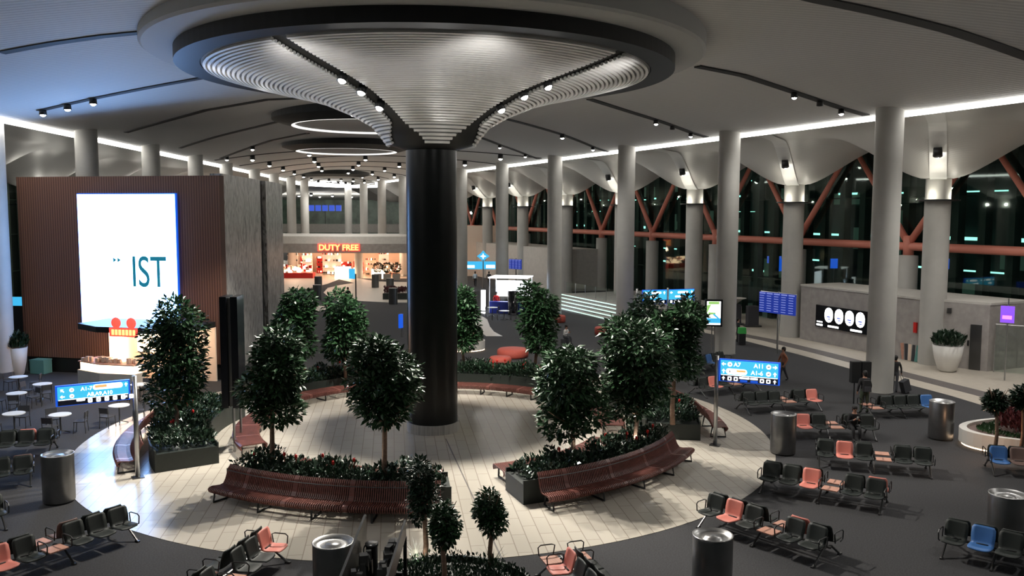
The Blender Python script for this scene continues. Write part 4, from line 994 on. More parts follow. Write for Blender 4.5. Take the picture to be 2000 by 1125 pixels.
# ------------------------------------------------------------------ glowing kiosk
x, y = G(992, 612); K = thing('glowing_kiosk', 'glass kiosk glowing white with a blue counter, left behind the bright green tree', 'kiosk', (x, y, 0), -.2)
b = MB()
for sx in (-1.6, 1.6):
    for sy in (0, 2.6): b.box((sx, sy, 1.5), (.07, .07, 3.0))
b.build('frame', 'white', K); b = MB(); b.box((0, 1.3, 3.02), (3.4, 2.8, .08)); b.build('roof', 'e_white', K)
b = MB(); b.box((0, 0, .5), (3.1, .5, 1.0)); b.build('counter', 'blue_counter', K); b = MB(); b.box((0, 2.5, 1.9), (3.0, .06, 1.4)); b.build('back_panel', 'e_white', K)
b = MB(); b.lathe([(.45, 0), (.45, 2.0)], (.6, -.7, 0), 24, cap=True); b.build('round_pillar', 'black_gloss', K, smooth=True)
b = MB(); b.box((-2.0, -.6, 1.0), (.35, .3, 2.0)); b.build('light_totem', 'e_white', K); lamp('POINT', (x, y+1, 2.4), 220, (.6, .75, 1), .3, name='kiosk_light')

# ------------------------------------------------------------------ lit steps, platform, marble wall on the right
dS = Vector((-.386, .922)); 
def along(a, s): return (a[0]+dS.x*s, a[1]+dS.y*s)
S0 = Vector(G(1215, 633)); n2 = Vector((dS.y, -dS.x)); LS = 15.5
st = thing('lit_steps', 'broad steps with white light lines leading up to the glass wall', 'steps', (0, 0, 0))
for k in range(5):
    z = .19*k; p = S0+n2*(.55*k); q = p+dS*LS; r_ = q+n2*(.56 if k < 4 else 9); s_ = p+n2*(.56 if k < 4 else 9); b = MB(); b.prism([tuple(p), tuple(s_), tuple(r_), tuple(q)], 0, z+.19); b.build('step' if k < 4 else 'landing', 'concrete', st)
    e = MB(); p2, q2 = p-n2*.03, q-n2*.03; e.prism([tuple(p2), tuple(p2+n2*.09), tuple(q2+n2*.09), tuple(q2)], z+.11, z+.19); e.build('light_line', 'e_step', st)
# glass balustrade on the landing
bl = thing('glass_balustrade', 'glass balustrade with steel posts above the lit steps', 'balustrade', (0, 0, .95)); b = MB(); g = MB(); p = S0+n2*2.9
for k in range(9): q = p+dS*(LS*k/8); b.tube([(q.x, q.y, 0), (q.x, q.y, 1.1)], .025, 6)
b.build('posts', 'steel', bl); q = p+dS*LS; g.add([(p.x, p.y, .05), (q.x, q.y, .05), (q.x, q.y, 1.1), (p.x, p.y, 1.1)], [(0, 1, 2, 3)]); g.build('glass', 'glass_clear', bl)
# pale wall block behind the hanging screens
A = G(1110, 590); b = MB(); A2 = (AY(1098, 560, 88)[0], 88); xx = [AY(915, 500, 118)[0], AY(1098, 500, 92)[0]]
b.prism([(xx[1], 92), (xx[0], 118), (xx[0]+4, 120), (xx[1]+4, 94)], 0, 4.6); struct(b.build('wall_right', 'concrete_light'), 'pale stone wall beyond the kiosk')
b = MB(); x0_, y0_ = AY(917, 500, 116)[0], 116.5; b.box((AY(935, 500, 116)[0], 115.5, 3.4), (5.0, .3, 6.8)); 
tag(b.build('shop_window', 'shop_warm'), 'warm brown shop front behind the bright blue information sign', 'shop front')

# ------------------------------------------------------------------ concrete block at right
Pa, Pb, Pc = G(1478, 645), G(1800, 706), G(1928, 722); Pa = G(1562, 659)
Pe = (Pc[0]+3.2, Pc[1]+1.5); Pd = (Pa[0]+3.2, Pa[1]+1.5); HB = AY(1566, 556, Pa[1])[1]
cb = thing('concrete_block', 'low grey concrete building with a dark door standing before the glass wall', 'building block', (0, 0, 0))
b = MB(); b.prism([Pa, Pb, Pc, Pe, Pd], 0, HB); b.build('walls', 'concrete', cb)
b = MB(); k_ = lambda p, s: (p[0]+s, p[1]-s*.3); b.prism([k_(Pa, -.05), k_(Pb, -.08), k_(Pc, .05), Pe, Pd], HB, HB+.12); b.build('roof_edge', 'concrete_light', cb)
def onwall(P, Q, f): return (P[0]+(Q[0]-P[0])*f, P[1]+(Q[1]-P[1])*f)
def wallbox(P, Q, f0, f1, z0, z1, th, nm, m, par, out=.04):
    a, c = onwall(P, Q, f0), onwall(P, Q, f1); d = Vector((c[0]-a[0], c[1]-a[1])); L = d.length; d.normalize(); n_ = Vector((d.y, -d.x))*out
    b = MB(); b.box(((a[0]+c[0])/2+n_.x, (a[1]+c[1])/2+n_.y, (z0+z1)/2), (L, th, z1-z0), atan2(d.y, d.x)); return b.build(nm, m, par)
dr = wallbox(Pb, Pc, .74, .90, .02, 2.5, .1, 'door_leaf', 'steel_dark', cb); 
wallbox(Pb, Pc, .70, .72, 1.3, 1.6, .08, 'door_panel', 'black', cb)
wallbox(Pa, Pb, .945, .965, 1.7, 2.3, .1, 'fire_box', 'red_gloss', cb, .08)
wallbox(Pb, Pc, .38, .44, 3.0, 3.3, .1, 'wall_lamp', 'steel_dark', cb, .08)
# wide black advert with four rounded windows
def fwall(px):
    lo, hi = -.2, 1.2
    for _ in range(40):
        m_ = (lo+hi)/2; p = onwall(Pa, Pb, m_)
        if 1000+F_PX*p[0]/(p[1]*1.0+.2) < px: lo = m_
        else: hi = m_
    return m_
f0 = fwall(1598); f1 = min(.98, fwall(1706)); a = onwall(Pa, Pb, f0); c = onwall(Pa, Pb, f1); L = hypot(c[0]-a[0], c[1]-a[1]); rza = atan2(c[1]-a[1], c[0]-a[0])
zt = AY(1598, 592, a[1])[1]; zb = AY(1598, 634, a[1])[1]
ad = thing('wall_advert', 'wide black lit advert with four white rounded windows on the concrete wall', 'display screen', (a[0], a[1], 0), rza)
b = MB(); b.box((L/2, -.07, (zt+zb)/2), (L, .12, zt-zb)); b.build('panel', 'black_gloss', ad)
w_, k_, dk = MB(), MB(), MB(); H = zt-zb
fr_ = L/ (1706-1598)
for i in range(4):
    xx_ = (28+i*21)*fr_*.98; rrect(w_, xx_, zb+H*.60, 17*fr_, H*.68, 0, -.135, .5); rrect(dk, xx_, zb+H*.52, 7*fr_, H*.05, 0, -.145, .3); rrect(dk, xx_+.05, zb+H*.42, 5*fr_, H*.04, 0, -.145, .3); arrow(dk, xx_, zb+H*.89, .12, pi/2, 0, -.145)
for xx_, ww in ((9, 13), (37, 22), (82, 22)): rrect(w_, xx_*fr_, zb+H*.10, ww*fr_, H*.09, 0, -.135, .2)
rrect(w_, 9*fr_, zb+H*.24, 12*fr_, H*.06, 0, -.135, .2)
w_.build('windows', 'e_white', ad); dk.build('drawings', 'e_indigo', ad)
# glass railing right of the block and purple display
rl = thing('glass_railing', 'glass railing with posts right of the concrete block', 'railing', (0, 0, 0)); p = Vector(Pc)+Vector((.3, -.1)); dd = Vector((.80, -.6)); b = MB(); g = MB(); hR = 2.6
for k in range(5): q = p+dd*(k*1.7); b.tube([(q.x, q.y, 0), (q.x, q.y, hR)], .03, 6)
q = p+dd*6.8; b.tube([(p.x, p.y, hR), (q.x, q.y, hR)], .035, 6); b.build('posts', 'steel', rl); g.add([(p.x, p.y, .05), (q.x, q.y, .05), (q.x, q.y, hR), (p.x, p.y, hR)], [(0, 1, 2, 3)]); g.build('glass', 'glass_clear', rl)
Yp = 43.2; x, z = AY(1968, 610, Yp); t = thing('pole_display', 'small purple and pink lit display on a pole above the glass railing', 'display screen', (x, Yp, 0), -.75); b = MB(); b.box((0, 0, z), (.62, .1, .85)); b.build('screen', 'e_purple', t); b = MB(); b.box((0, -.06, z-.15), (.42, .02, .18)); b.build('picture', 'e_pink', t); b = MB(); b.tube([(0, .1, 0), (0, .1, z+.8)], .035, 6); b.build('pole', 'steel', t)
# folded signs leaning on the wall
for i in range(5):
    x, y = G(1764+i*7, 698+i*1.4); t = thing('folded_board', 'narrow board leaning on the concrete wall, number %s from the left' % ['one', 'two', 'three', 'four', 'five'][i], 'board', (x-.1, y-.15, 0), -.5, 'boards leaning by the outer column'); b = MB(); b.box((0, 0, .5), (.18, .05, .95), rot=Matrix.Rotation(-.12+.06*i, 3, 'Y')); b.build('panel', ['tray_wood', 'cloth_dark', 'shop_warm', 'cloth_dark', 'teal'][i], t)
# cabinet and stools further left
for px, py, lb in ((1469, 636, 'dark square stand on the pale floor left of the departure screens'), (1435, 632, 'dark grey stand with a pale bowl on top by the second tall column')):
    x, y = G(px, py); t = thing('stand', lb, 'stand', (x, y, 0)); b = MB(); b.box((0, 0, .08), (1.2, .9, .1)); b.build('base', 'steel_dark', t); b = MB(); b.box((0, 0, .85), (.8, .7, 1.45)); b.build('body', 'cloth_dark', t)
    if px < 1450: b = MB(); b.lathe([(.1, 1.58), (.55, 1.95), (.85, 2.05)], n=16); b.build('bowl', 'concrete_light', t)

# ------------------------------------------------------------------ ottomans, round planters
def ottoman(x, y, r, h, lb): 
    b = MB(); b.lathe([(0, 0), (r*.9, 0), (r, .06), (r*1.02, h*.5), (r, h-.08), (r*.9, h), (0, h+.01)], n=36); t = thing('ottoman', lb, 'ottoman', (x, y, 0), 0, 'red round ottomans'); b.build('cushion', 'ottoman', t, smooth=True)
ottoman(*G(1002, 697), .92, .5, 'largest round red ottoman behind the back right planter'); ottoman(*G(978, 711), .62, .42, 'red ottoman half hidden by the shrubs, nearest the planter')
ottoman(*G(1091, 629), .55, .55, 'red ottoman beside the bright green tree'); ottoman(*G(1177, 653), .55, .55, 'red ottoman near the lit steps')
def lit_planter(x, y, rx, ry, h, lb, red=False):
    t = thing('lit_planter', lb, 'planter', (x, y, 0), 0, 'round planters with light under the rim'); b = MB(); n = 48
    def ringp(k, s): a = 2*pi*k/n; return (rx*s*cos(a), ry*s*sin(a))
    for s0, z0, s1, z1, in ((.97, .05, 1, .12), (1, .12, 1, h), (1, h, .93, h), (.93, h, .93, h-.12)):
        base = len(b.v)
        for k in range(n): b.v.append((*ringp(k, s0), z0))
        for k in range(n): b.v.append((*ringp(k, s1), z1))
        for k in range(n): b.f.append((base+k, base+(k+1) % n, base+n+(k+1) % n, base+n+k)); b.m.append(0)
    b.build('wall', 'planter_white', t); e = MB(); e.prism([ringp(k, .935) for k in range(n)], h-.3, h-.1); e.build('soil', 'seat_brown', t); e = MB()
    for k in range(n): e.v += [(*ringp(k, .975), 0.02), (*ringp(k, .975), .075)]
    for k in range(n): e.f.append((2*k, 2*((k+1) % n), 2*((k+1) % n)+1, 2*k+1)); e.m.append(0)
    e.build('light_line', 'e_warm', t)
    rn = random.Random(4); P = []; g = MB()
    for i in range(6500):
        a = rn.uniform(0, 2*pi); q = sqrt(rn.random())*(.66 if red else .86); P.append(((rx*q*cos(a), ry*q*sin(a), h+rn.random()*(.85 if red else .5)), (cos(a)*.3, sin(a)*.3, 1)))
    leaves(g, P, .2, rn, .5); g.build('plants', 'leaf_red' if red else 'leaf', t)
    if red:
        P = []; g = MB()
        for i in range(2600): a = rn.uniform(0, 2*pi); q = rn.uniform(.66, .84); P.append(((rx*q*cos(a), ry*q*sin(a), h-.06), (0, 0, 1)))
        leaves(g, P, .12, rn, .5); g.build('grass_edge', 'leaf', t)
    return t
x, y = G(1885, 870); lit_planter(x+4.0, y+.2, 4.0, 2.0, .62, 'oval pale planter with glowing base and dark red shrubs at the right edge', True)
lamp('POINT', (*G(1930, 850, .9), 1.1), 25, (1, .55, .3), .05, name='planter_uplight')
tree(1945, 868, .7, 765, 24, 'small round tree in the right edge planter', 795, 3, 1300, .16, 'leaf_dark'); tree(1996, 868, .7, 752, 24, 'second small tree cut by the right picture edge', 792, 3, 1300, .16, 'leaf_dark')
x, y = G(915, 688); lit_planter(x-.25, y+1.0, 1.25, 1.1, .6, 'round pale planter with glowing base behind the black column')
# front planter at the bottom centre
x, y = G(880, 1120, .35); t = thing('planter_box', 'low dark planter at the bottom centre with grassy plants and small trees', 'planter', (x, y-1.1, 0)); b = MB(); b.lathe([(2.0, 0), (2.0, .42), (1.92, .42), (1.92, .3), (0, .3)], n=40); b.build('box', 'planter_dark', t)
rn = random.Random(9); P = []
for i in range(5200): a = rn.uniform(0, 2*pi); q = sqrt(rn.random())*1.88; P.append(((q*cos(a), q*sin(a), .3+.25*rn.random()), (0, 0, 1)))
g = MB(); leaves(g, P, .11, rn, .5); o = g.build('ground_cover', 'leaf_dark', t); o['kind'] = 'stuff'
def blades(px, py, z, lb, m, n=26, L=.6):
    x, y = G(px, py, z); t = thing('spiky_plant', lb, 'plant', (x, y, z-.1), 0, 'spiky plants in the front planter'); b = MB()
    for i in range(n):
        a = rn.uniform(0, 2*pi); t_ = rn.uniform(.1, .75); l = L*rn.uniform(.6, 1.2); w2 = .025; px_ = []
        for k in range(5): f = k/4; rr = sin(t_*(.4+f))*l*f; zz = cos(t_*(.4+f))*l*f; ww = w2*(1-f*.95); px_.append((rr*cos(a)-ww*sin(a), rr*sin(a)+ww*cos(a), zz)); px_.append((rr*cos(a)+ww*sin(a), rr*sin(a)-ww*cos(a), zz))
        b.add(px_, [(2*k, 2*k+1, 2*k+3, 2*k+2) for k in range(4)])
    b.build('blades', m, t)
blades(815, 1092, .35, 'pale spiky plant lit from below at the bottom centre', 'flower_white', 30, .55); blades(965, 1108, .35, 'dark spiky plant at the foot of the small round tree', 'leaf', 30, .6); blades(870, 1120, .35, 'spiky plant between the small trees at the bottom', 'leaf_dark', 22, .5)
lamp('POINT', (*G(815, 1100, .4), .5), 6, (1, .92, .75), .03, name='planter_uplight')
tree(962, 1098, .45, 968, 36, 'small round topiary tree standing alone on the bottom pale floor', 1030, 3, 1700, .13, cat='tree'); tree(868, 1140, .45, 990, 37, 'small round topiary tree at the bottom, front one of the pair', 1062, 3, 1700, .13); tree(832, 1085, .45, 905, 33, 'small topiary tree at the bottom overlapping the bench end', 1012, 4, 1900, .13, 'leaf_dark')

# ------------------------------------------------------------------ duty free shop
Y0 = 111.; xl, xr = AY(545, 545, Y0)[0]-1, AY(812, 545, Y0)[0]+3
df = thing('duty_free_shop', 'wide open shop with red DUTY FREE letters and curved grey fascia', 'shop', (xl, Y0, 0)); WD = xr-xl
zf0 = AY(660, 495, Y0)[1]; zf1 = AY(660, 477, Y0)[1]; zf2 = AY(660, 459, Y0)[1]
def curved(z0, z1, d0, d1, nm, m):
    b = MB(); n = 24
    for i in range(n+1):
        u = i/n*2-1; x = WD*i/n; b.v += [(x, 2.2*u*u*0+d0-1.2*(1-u*u), z0), (x, d1-1.2*(1-u*u), z1)]
    for i in range(n): b.f.append((2*i, 2*i+2, 2*i+3, 2*i+1)); b.m.append(0)
    return b.build(nm, m, df)
curved(zf0, zf1, 0, 0, 'fascia', 'concrete'); curved(zf1, zf2-.25, 0, .15, 'upper_fascia', 'concrete_light'); curved(zf2-.25, zf2, .15, 5, 'roof_slope', 'concrete_light')
curved(zf0, zf0+.01, 0, 13, 'soffit', 'shop_warm')
text_into('DUTY FREE', 1.02, df, (AY(665, 485, Y0)[0]-xl, -1.35, AY(660, 484.5, Y0)[1]), 'e_yellow', bold=.02, label='glowing yellow DUTY FREE letters', ext=.04)
text_into('DUTY FREE', 1.06, df, (AY(665, 485, Y0)[0]-xl, -1.27, AY(660, 484.5, Y0)[1]), 'e_red', name='letter_outline', bold=.10, ext=.02)
rn = random.Random(12)
b = MB(); b.add([(0, 11, 0), (WD, 11, 0), (WD, 11, zf0), (0, 11, zf0)], [(0, 1, 2, 3)]); b.build('back_wall', 'shop_warm', df)
b = MB(); b.add([(0, 0, .015), (WD, 0, .015), (WD, 11, .015), (0, 11, .015)], [(0, 1, 2, 3)]); b.build('shop_floor', 'stone_light', df)
for u in (.1, .3, .5, .7, .9):
    for yy in (2.5, 7): lamp('POINT', (xl+WD*u, Y0+yy, zf0-.5), 130, (1, .66, .46), .3, name='shop_light')
for u in (.52, .97): b = MB(); b.lathe([(.55, 0), (.55, zf0)], (WD*u, .3, 0), 20); b.build('pillar', 'column_grey', df, smooth=True)
DU = [(.06, 'at the left end'), (.11, 'second from the left'), (.16, 'third from the left'), (.21, 'fourth from the left'), (.27, 'left of the entrance'), (.33, 'at the entrance'), (.39, 'behind the entrance'), (.45, 'left of the middle pillar'), (.56, 'right of the middle pillar'), (.61, 'second right of the middle pillar'), (.66, 'beside the plain pink wall'), (.72, 'before the plain pink wall')]
for i, (u, wd) in enumerate(DU):
    x = xl+WD*u; yy = Y0+3+rn.uniform(0, 6); t = thing('shop_shelf', 'bright product shelf in the duty free shop, '+wd, 'shelf', (x, yy, 0), 0, 'duty free shelves'); hh = rn.choice((1.6, 2.2, 2.8)) if i < 11 else 1.2; ww = 1.4
    b = MB(); b.box((0, .2, hh/2), (ww, .1, hh)); 
    for k in range(4): b.box((0, 0, .1+k*(hh-.2)/3), (ww, .45, .05))
    b.build('rack', rn.choice(('white', 'red_gloss', 'white', 'shop_warm')), t)
    g = MB()
    for k in range(4):
        for j in range(8):
            if rn.random() < .85: g.box((-ww/2+.1+j*.17, -.02, .1+k*(hh-.2)/3+.16), (.11, .2, rn.uniform(.15, .3)), mi=rn.randrange(4))
    o = g.build('products', ['white', 'red_gloss', 'e_warm', 'black'], t); o['kind'] = 'stuff'
t = thing('promotion_podium', 'red and white promotion podium at the left of the shop entrance', 'podium', (xl+WD*.13, Y0+.6, 0)); b = MB(); b.box((0, 0, .35), (5.2, 1.6, .7)); b.build('base', 'red_gloss', t); g = MB()
for i in range(60): g.box((rn.uniform(-2.3, 2.2), rn.uniform(-.6, .6), .7+rn.uniform(0, .9)), (rn.uniform(.15, .5), .3, rn.uniform(.15, .5)), mi=rn.choice((0, 0, 1, 2)))
o = g.build('goods', ['e_warm', 'shop_warm', 'red_gloss'], t); o['kind'] = 'stuff'
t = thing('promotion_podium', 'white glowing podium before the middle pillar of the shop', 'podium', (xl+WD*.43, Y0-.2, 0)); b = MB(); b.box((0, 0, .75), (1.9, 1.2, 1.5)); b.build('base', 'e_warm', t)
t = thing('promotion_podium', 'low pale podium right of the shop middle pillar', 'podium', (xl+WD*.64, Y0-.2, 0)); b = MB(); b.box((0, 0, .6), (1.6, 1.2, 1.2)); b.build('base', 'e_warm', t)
for px, py, wd in ((622, 568, 'left of the rounded pale floor'), (620, 588, 'nearer, half hidden by the tree'), (733, 563, 'on the far pale floor right of the blue pole sign'), (762, 572, 'beside the far flower box'), (768, 595, 'left of the black column')):
    x, y = G(px, py); t = thing('litter_bin', 'small dark bin, '+wd, 'bin', (x, y, 0), 0, 'distant dark bins'); b = MB(); b.lathe([(.42, 0), (.42, 1.5), (.36, 1.52), (0, 1.5)], n=18); b.build('body', 'steel_dark', t)
for px, py, wd in ((738, 540, 'left of three'), (756, 540, 'middle of three'), (774, 540, 'right of three')):
    x, y = G(px, py+8); t = thing('potted_bush', 'round dark bush before the pink shop wall, '+wd, 'potted plant', (x, y, 0), 0, 'bushes at the shop'); b = MB(); b.box((0, 0, .4), (.9, .6, .8)); b.build('pot', 'cloth_beige', t)
    P = []; g = MB()
    for i in range(350): v = Vector((rn.gauss(0, 1), rn.gauss(0, 1), rn.gauss(0, 1))).normalized(); P.append(((v.x*.5, v.y*.5, 1.6+v.z*.5), tuple(v)))
    leaves(g, P, .25, rn, 0); g.build('foliage', 'leaf_dark', t)
t = thing('flower_box', 'dark low flower box left of the black column in the distance', 'planter', (*G(775, 585), 0)); b = MB(); b.box((0, 0, .3), (2.6, 1.2, .6)); b.build('box', 'planter_dark', t); g = MB(); P = [((rn.uniform(-1.2, 1.2), rn.uniform(-.5, .5), .6+.5*rn.random()), (0, 0, 1)) for i in range(700)]; leaves(g, P, .25, rn, .3); g.build('plants', 'leaf_red', t)
# far hall beyond the shop roof
b = MB(); b.add([(-90, 150, 13.6), (60, 150, 13.6), (60, 260, 11.5), (-90, 260, 11.5)], [(0, 1, 2, 3)]); struct(b.build('ceiling', 'ceiling_slats'), 'far ceiling beyond the light strip')
b = MB(); b.add([(-90, 235, 0), (60, 235, 0), (60, 235, 14), (-90, 235, 14)], [(0, 1, 2, 3)]); struct(b.build('wall_back', 'far_glass'), 'dark far end wall')
b = MB(); b.box((-35, 160, 5.6), (60, 1, 1.6)); struct(b.build('trim_3', 'concrete_light'), 'far pale gallery parapet')
for x_ in range(-62, 0, 9): lamp('POINT', (x_, 195, 8.5), 1600, (1, .95, .85), .3, name='far_hall_fill')  # fill points added in mid-air to light the far wall and ceiling
for i in range(26):
    spot(-60+i*2.6, 190+(i % 3)*10, 12.9, 'tiny spotlight beyond the curved light strip, %s row, %s from the left' % (('nearest', 'middle', 'farthest')[i % 3], ORD[i//3]), 'far hall spotlights', scale=2.6)
t = thing('departure_board', 'far blue departure screens above the duty free roof', 'display screen', (AY(634, 407, 190)[0], 190, 0)); 
for k in range(5): b = MB(); b.box(((k-2)*1.5, 0, AY(634, 408, 190)[1]), (1.2, .2, 1.3)); b.build('screen', 'e_indigo', t)
b = MB(); b.tube([(0, .2, 0), (0, .2, AY(634, 400, 190)[1])], .1, 6); b.build('stand', 'steel_dark', t)

# ------------------------------------------------------------------ people
def person(px, py, lb, pose='stand', face=0, top='cloth_black', legs='cloth_dark', z0=0, hair='hair_black', H=1.75, loc=None, hat=None):
    x, y = loc or G(px, py, z0); k = H/1.75; t = thing('person', lb, 'person', (x, y, z0), face); t.scale = (k, k, k)
    V, E_, Rr, Mt = [], [], [], []
    def ch(par, pts, mi):
        for p, r in pts:
            V.append(p); Rr.append(r); Mt.append(mi)
            if par is not None: E_.append((par, len(V)-1))
            par = len(V)-1
        return par
    sit = pose == 'sit'; hz = .50 if sit else .94; lean = -.12 if sit else -.02
    root = ch(None, [((0, 0, hz), .15)], 1); sp = ch(root, [((0, lean*.3, hz+.18), .13), ((0, lean*.7, hz+.36), .15)], 0); nk = ch(sp, [((0, lean*1.0, hz+.50), .10)], 0)
    ch(nk, [((0, lean*1.1, hz+.58), .055), ((0, lean*1.25-.005, hz+.67), .085), ((0, lean*1.3-.005, hz+.76), .075)], 2)
    for s in (-1, 1):
        if sit: lp = [((s*.10, -.05, hz), .10), ((s*.12, -.42, hz+.0), .075), ((s*.12, -.45, .10), .05), ((s*.12, -.60, .04), .04)]
        elif pose == 'walk': lp = [((s*.09, 0, hz-.07), .10), ((s*.09, -s*.14-.03, .50), .07), ((s*.09, -s*.24+.04, .09), .05), ((s*.09, -s*.24-.10, .04), .04)]
        else: lp = [((s*.10, 0, hz-.07), .10), ((s*.12, -.01, .50), .07), ((s*.13, .02, .09), .05), ((s*.14, -.12, .04), .04)]
        ch(root, lp, 1)
        sh = ch(sp, [((s*.17, lean, hz+.46), .07)], 0)
        if sit: ap = [((s*.24, lean-.05, hz+.20), .05), ((s*.10, -.34, hz+.30), .038)]; hand = ((s*.07, -.38, hz+.34), .03); dv = Vector((-s*.02, -.04, .05))
        elif pose == 'walk': ap = [((s*.24, s*.12, hz+.22), .05), ((s*.25, s*.10-.10, hz-.02), .036)]; hand = ((s*.25, s*.10-.13, hz-.09), .03); dv = Vector((0, -.02, -.08))
        else: ap = [((s*.25, .02, hz+.20), .052), ((s*.24, -.10, hz-.02), .038)]; hand = ((s*.24, -.13, hz-.09), .03); dv = Vector((0, -.02, -.08))
        e = ch(sh, ap, 0); hd = ch(e, [hand], 2); hp = Vector(hand[0])
        for j, (o_, l_) in enumerate(((-.03, .8), (-.01, 1.), (.01, .95), (.03, .75))):
            b0 = hp+Vector((0, o_, 0))+dv*.3; ch(hd, [(tuple(b0), .010), (tuple(b0+dv*l_*.6), .009), (tuple(b0+dv*l_*.9+Vector((-s*.015, 0, 0))), .008)], 2)
        th = hp+Vector((-s*.02, -.04, 0)); ch(hd, [(tuple(th), .011), (tuple(th+Vector((-s*.01, -.025, dv.z*.5))), .009)], 2)
    me = bpy.data.meshes.new('body'); me.from_pydata(V, E_, []); o = bpy.data.objects.new('body', me); COL.objects.link(o)
    md = o.modifiers.new('s', 'SKIN'); md.use_smooth_shade = True
    for i, d_ in enumerate(me.skin_vertices[0].data): d_.radius = (Rr[i], Rr[i]*(.8 if Mt[i] == 0 and Rr[i] > .1 else 1)); d_.use_root = (i == 0)
    ss = o.modifiers.new('u', 'SUBSURF'); ss.levels = 1; ss.render_levels = 1
    dg = bpy.context.evaluated_depsgraph_get(); dg.update(); nm = bpy.data.meshes.new_from_object(o.evaluated_get(dg)); bpy.data.objects.remove(o)
    nm.materials.clear(); [nm.materials.append(M[m_]) for m_ in (top, legs, 'skin', 'black')]
    mids = [((Vector(V[a])+Vector(V[c]))/2, Mt[c]) for a, c in E_]+[(Vector(v), m_) for v, m_ in zip(V, Mt)]
    for f in nm.polygons:
        c = f.center; d_, m_ = min(((c-v).length, m_) for v, m_ in mids); f.material_index = 3 if c.z < .085 else m_
    bo = bpy.data.objects.new('body', nm); COL.objects.link(bo); bo.parent = t
    hy, hz2 = lean*1.27, hz+.70
    b = MB(); b.sphere((0, hy+.02, hz2+.035), (.098, .108, .105), 14, 8); b.sphere((0, hy+.055, hz2-.02), (.09, .07, .10), 10, 6); b.build('hair', hair, t, smooth=True)
    b = MB(); b.sphere((0, hy-.095, hz2-.01), (.014, .022, .022), 6, 5); b.sphere((-.088, hy-.0, hz2-.01), (.012, .02, .03), 6, 5); b.sphere((.088, hy-.0, hz2-.01), (.012, .02, .03), 6, 5); b.build('nose_and_ears', 'skin', t)
    b = MB(); b.sphere((-.03, hy-.082, hz2+.015), .010, 6, 4); b.sphere((.03, hy-.082, hz2+.015), .010, 6, 4); b.box((0, hy-.085, hz2-.05), (.045, .012, .008)); b.build('eyes_and_mouth', 'hair_black', t)
    return t
p1 = person(1688, 805, 'person in dark clothes with a backpack standing beside the black screens, seen from behind', 'stand', pi, 'cloth_black', 'cloth_olive', hair='hair_black', H=1.85)
b = MB(); b.box((0, .22, 1.25), (.34, .2, .5), taper=.8); x, y = G(1688, 805); t = thing('backpack', 'black backpack worn by the standing person', 'backpack', (x, y, 0), pi)
b = MB(); b.box((0, .2, 1.24), (.34, .2, .48), taper=.82); b.build('bag', 'cloth_black', t); b = MB(); b.box((0, .31, 1.12), (.26, .05, .22)); b.build('pocket', 'cloth_dark', t)
x, y = G(1686, 790); t = thing('twin_screens', 'two black upright screen panels behind the standing person', 'display screen', (x, y+.4, 0))
for s in (-.23, .23): b = MB(); b.box((s, 0, 1.45), (.40, .3, .95)); b.build('panel', 'black', t)
for s in (-.23, .23): b = MB(); b.tube([(s, .05, 0), (s, .05, 1.0)], .03, 6); b.build('post', 'black', t)
person(1748, 762, 'person in black jacket walking away, pulling a dark suitcase past the nearest column', 'walk', pi-.5, 'cloth_black', 'cloth_dark')
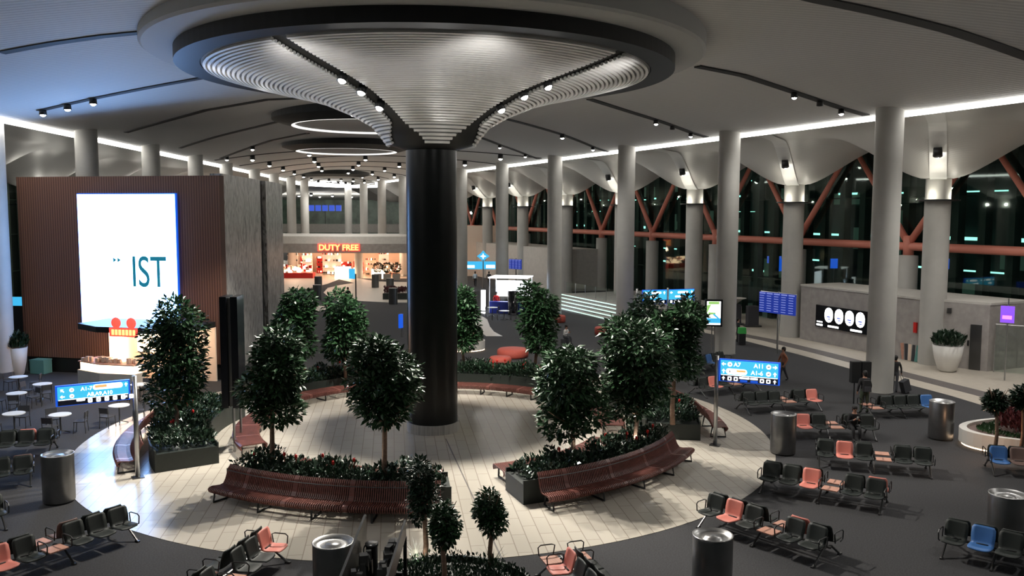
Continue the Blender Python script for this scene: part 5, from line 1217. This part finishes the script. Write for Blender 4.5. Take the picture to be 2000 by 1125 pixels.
x, y = G(1768, 765); t = thing('suitcase', 'dark wheeled suitcase trailing behind the walking person', 'suitcase', (x, y, 0), .4); b = MB(); b.box((0, 0, .36), (.40, .26, .58), rot=Matrix.Rotation(-.35, 3, 'Y')); b.build('shell', 'cloth_dark', t); b = MB(); b.tube([(-.12, .08, .6), (-.32, .08, .95)], .012, 5); b.tube([(-.12, -.08, .6), (-.32, -.08, .95)], .012, 5); b.build('handle', 'steel', t); b = MB(); b.sphere((.12, .1, .05), .05, 8, 6); b.sphere((.12, -.1, .05), .05, 8, 6); b.build('wheels', 'black', t)
person(1530, 742, 'person in an orange-brown padded jacket walking behind the blue direction sign', 'walk', -pi/2, 'cloth_orange', 'cloth_dark')
xs = CX+(13.35+.6*4.5)*cos(R_(-3.2))-.36*sin(R_(3.2)); ys = CY+(13.35+.6*4.5)*sin(R_(-3.2))-.36
person(0, 0, 'seated person in dark coat looking down at a phone on the linked seats', 'sit', R_(-3.2), 'cloth_black', 'cloth_black', loc=(xs, ys-.02))
t = thing('phone', 'white glowing phone or paper held by the seated person', 'phone', (xs, ys-.44, .90), 0); b = MB(); b.box((0, 0, 0), (.08, .01, .15), rot=Matrix.Rotation(.5, 3, 'X')); b.build('body', 'white', t)
person(1103, 672, 'person in white shirt sitting on the floor area before the lit steps', 'sit', .9, 'cloth_white', 'cloth_dark', H=1.7)
x, y = G(1103, 672); t = thing('lounge_stool', 'low dark stool under the person in the white shirt', 'stool', (x, y, 0)); b = MB(); b.lathe([(.24, 0), (.26, .36), (.2, .4), (0, .4)], n=20); b.build('cushion', 'cloth_dark', t)
person(928, 560, 'distant person in a white top walking with a bag under the information sign', 'walk', pi, 'cloth_white', 'cloth_black'); person(955, 560, 'distant person in a long dark coat under the information sign', 'walk', pi-.3, 'cloth_black', 'cloth_black')
person(680, 600, 'dark silhouetted person standing on the pale floor before the duty free shop', 'stand', 0, 'cloth_black', 'cloth_black')
person(1441, 668, 'person in dark coat standing beside the second tall column with a green bag', 'stand', pi/2, 'cloth_black', 'cloth_black', H=1.65)
x, y = G(1449, 672); t = thing('shopping_bag', 'bright green bag on a dark trolley beside the second tall column', 'bag', (x, y, 0)); b = MB(); b.box((0, 0, .95), (.5, .35, .38), taper=.9); b.build('bag', 'green_bag', t); b = MB(); b.box((0, 0, .4), (.42, .35, .7)); b.build('trolley', 'black', t)
person(970, 583, 'kiosk worker in a red shirt behind the blue counter', 'stand', .2, 'red_gloss', 'cloth_black', loc=(G(992, 612)[0]-1.0, G(992, 612)[1]+.9))
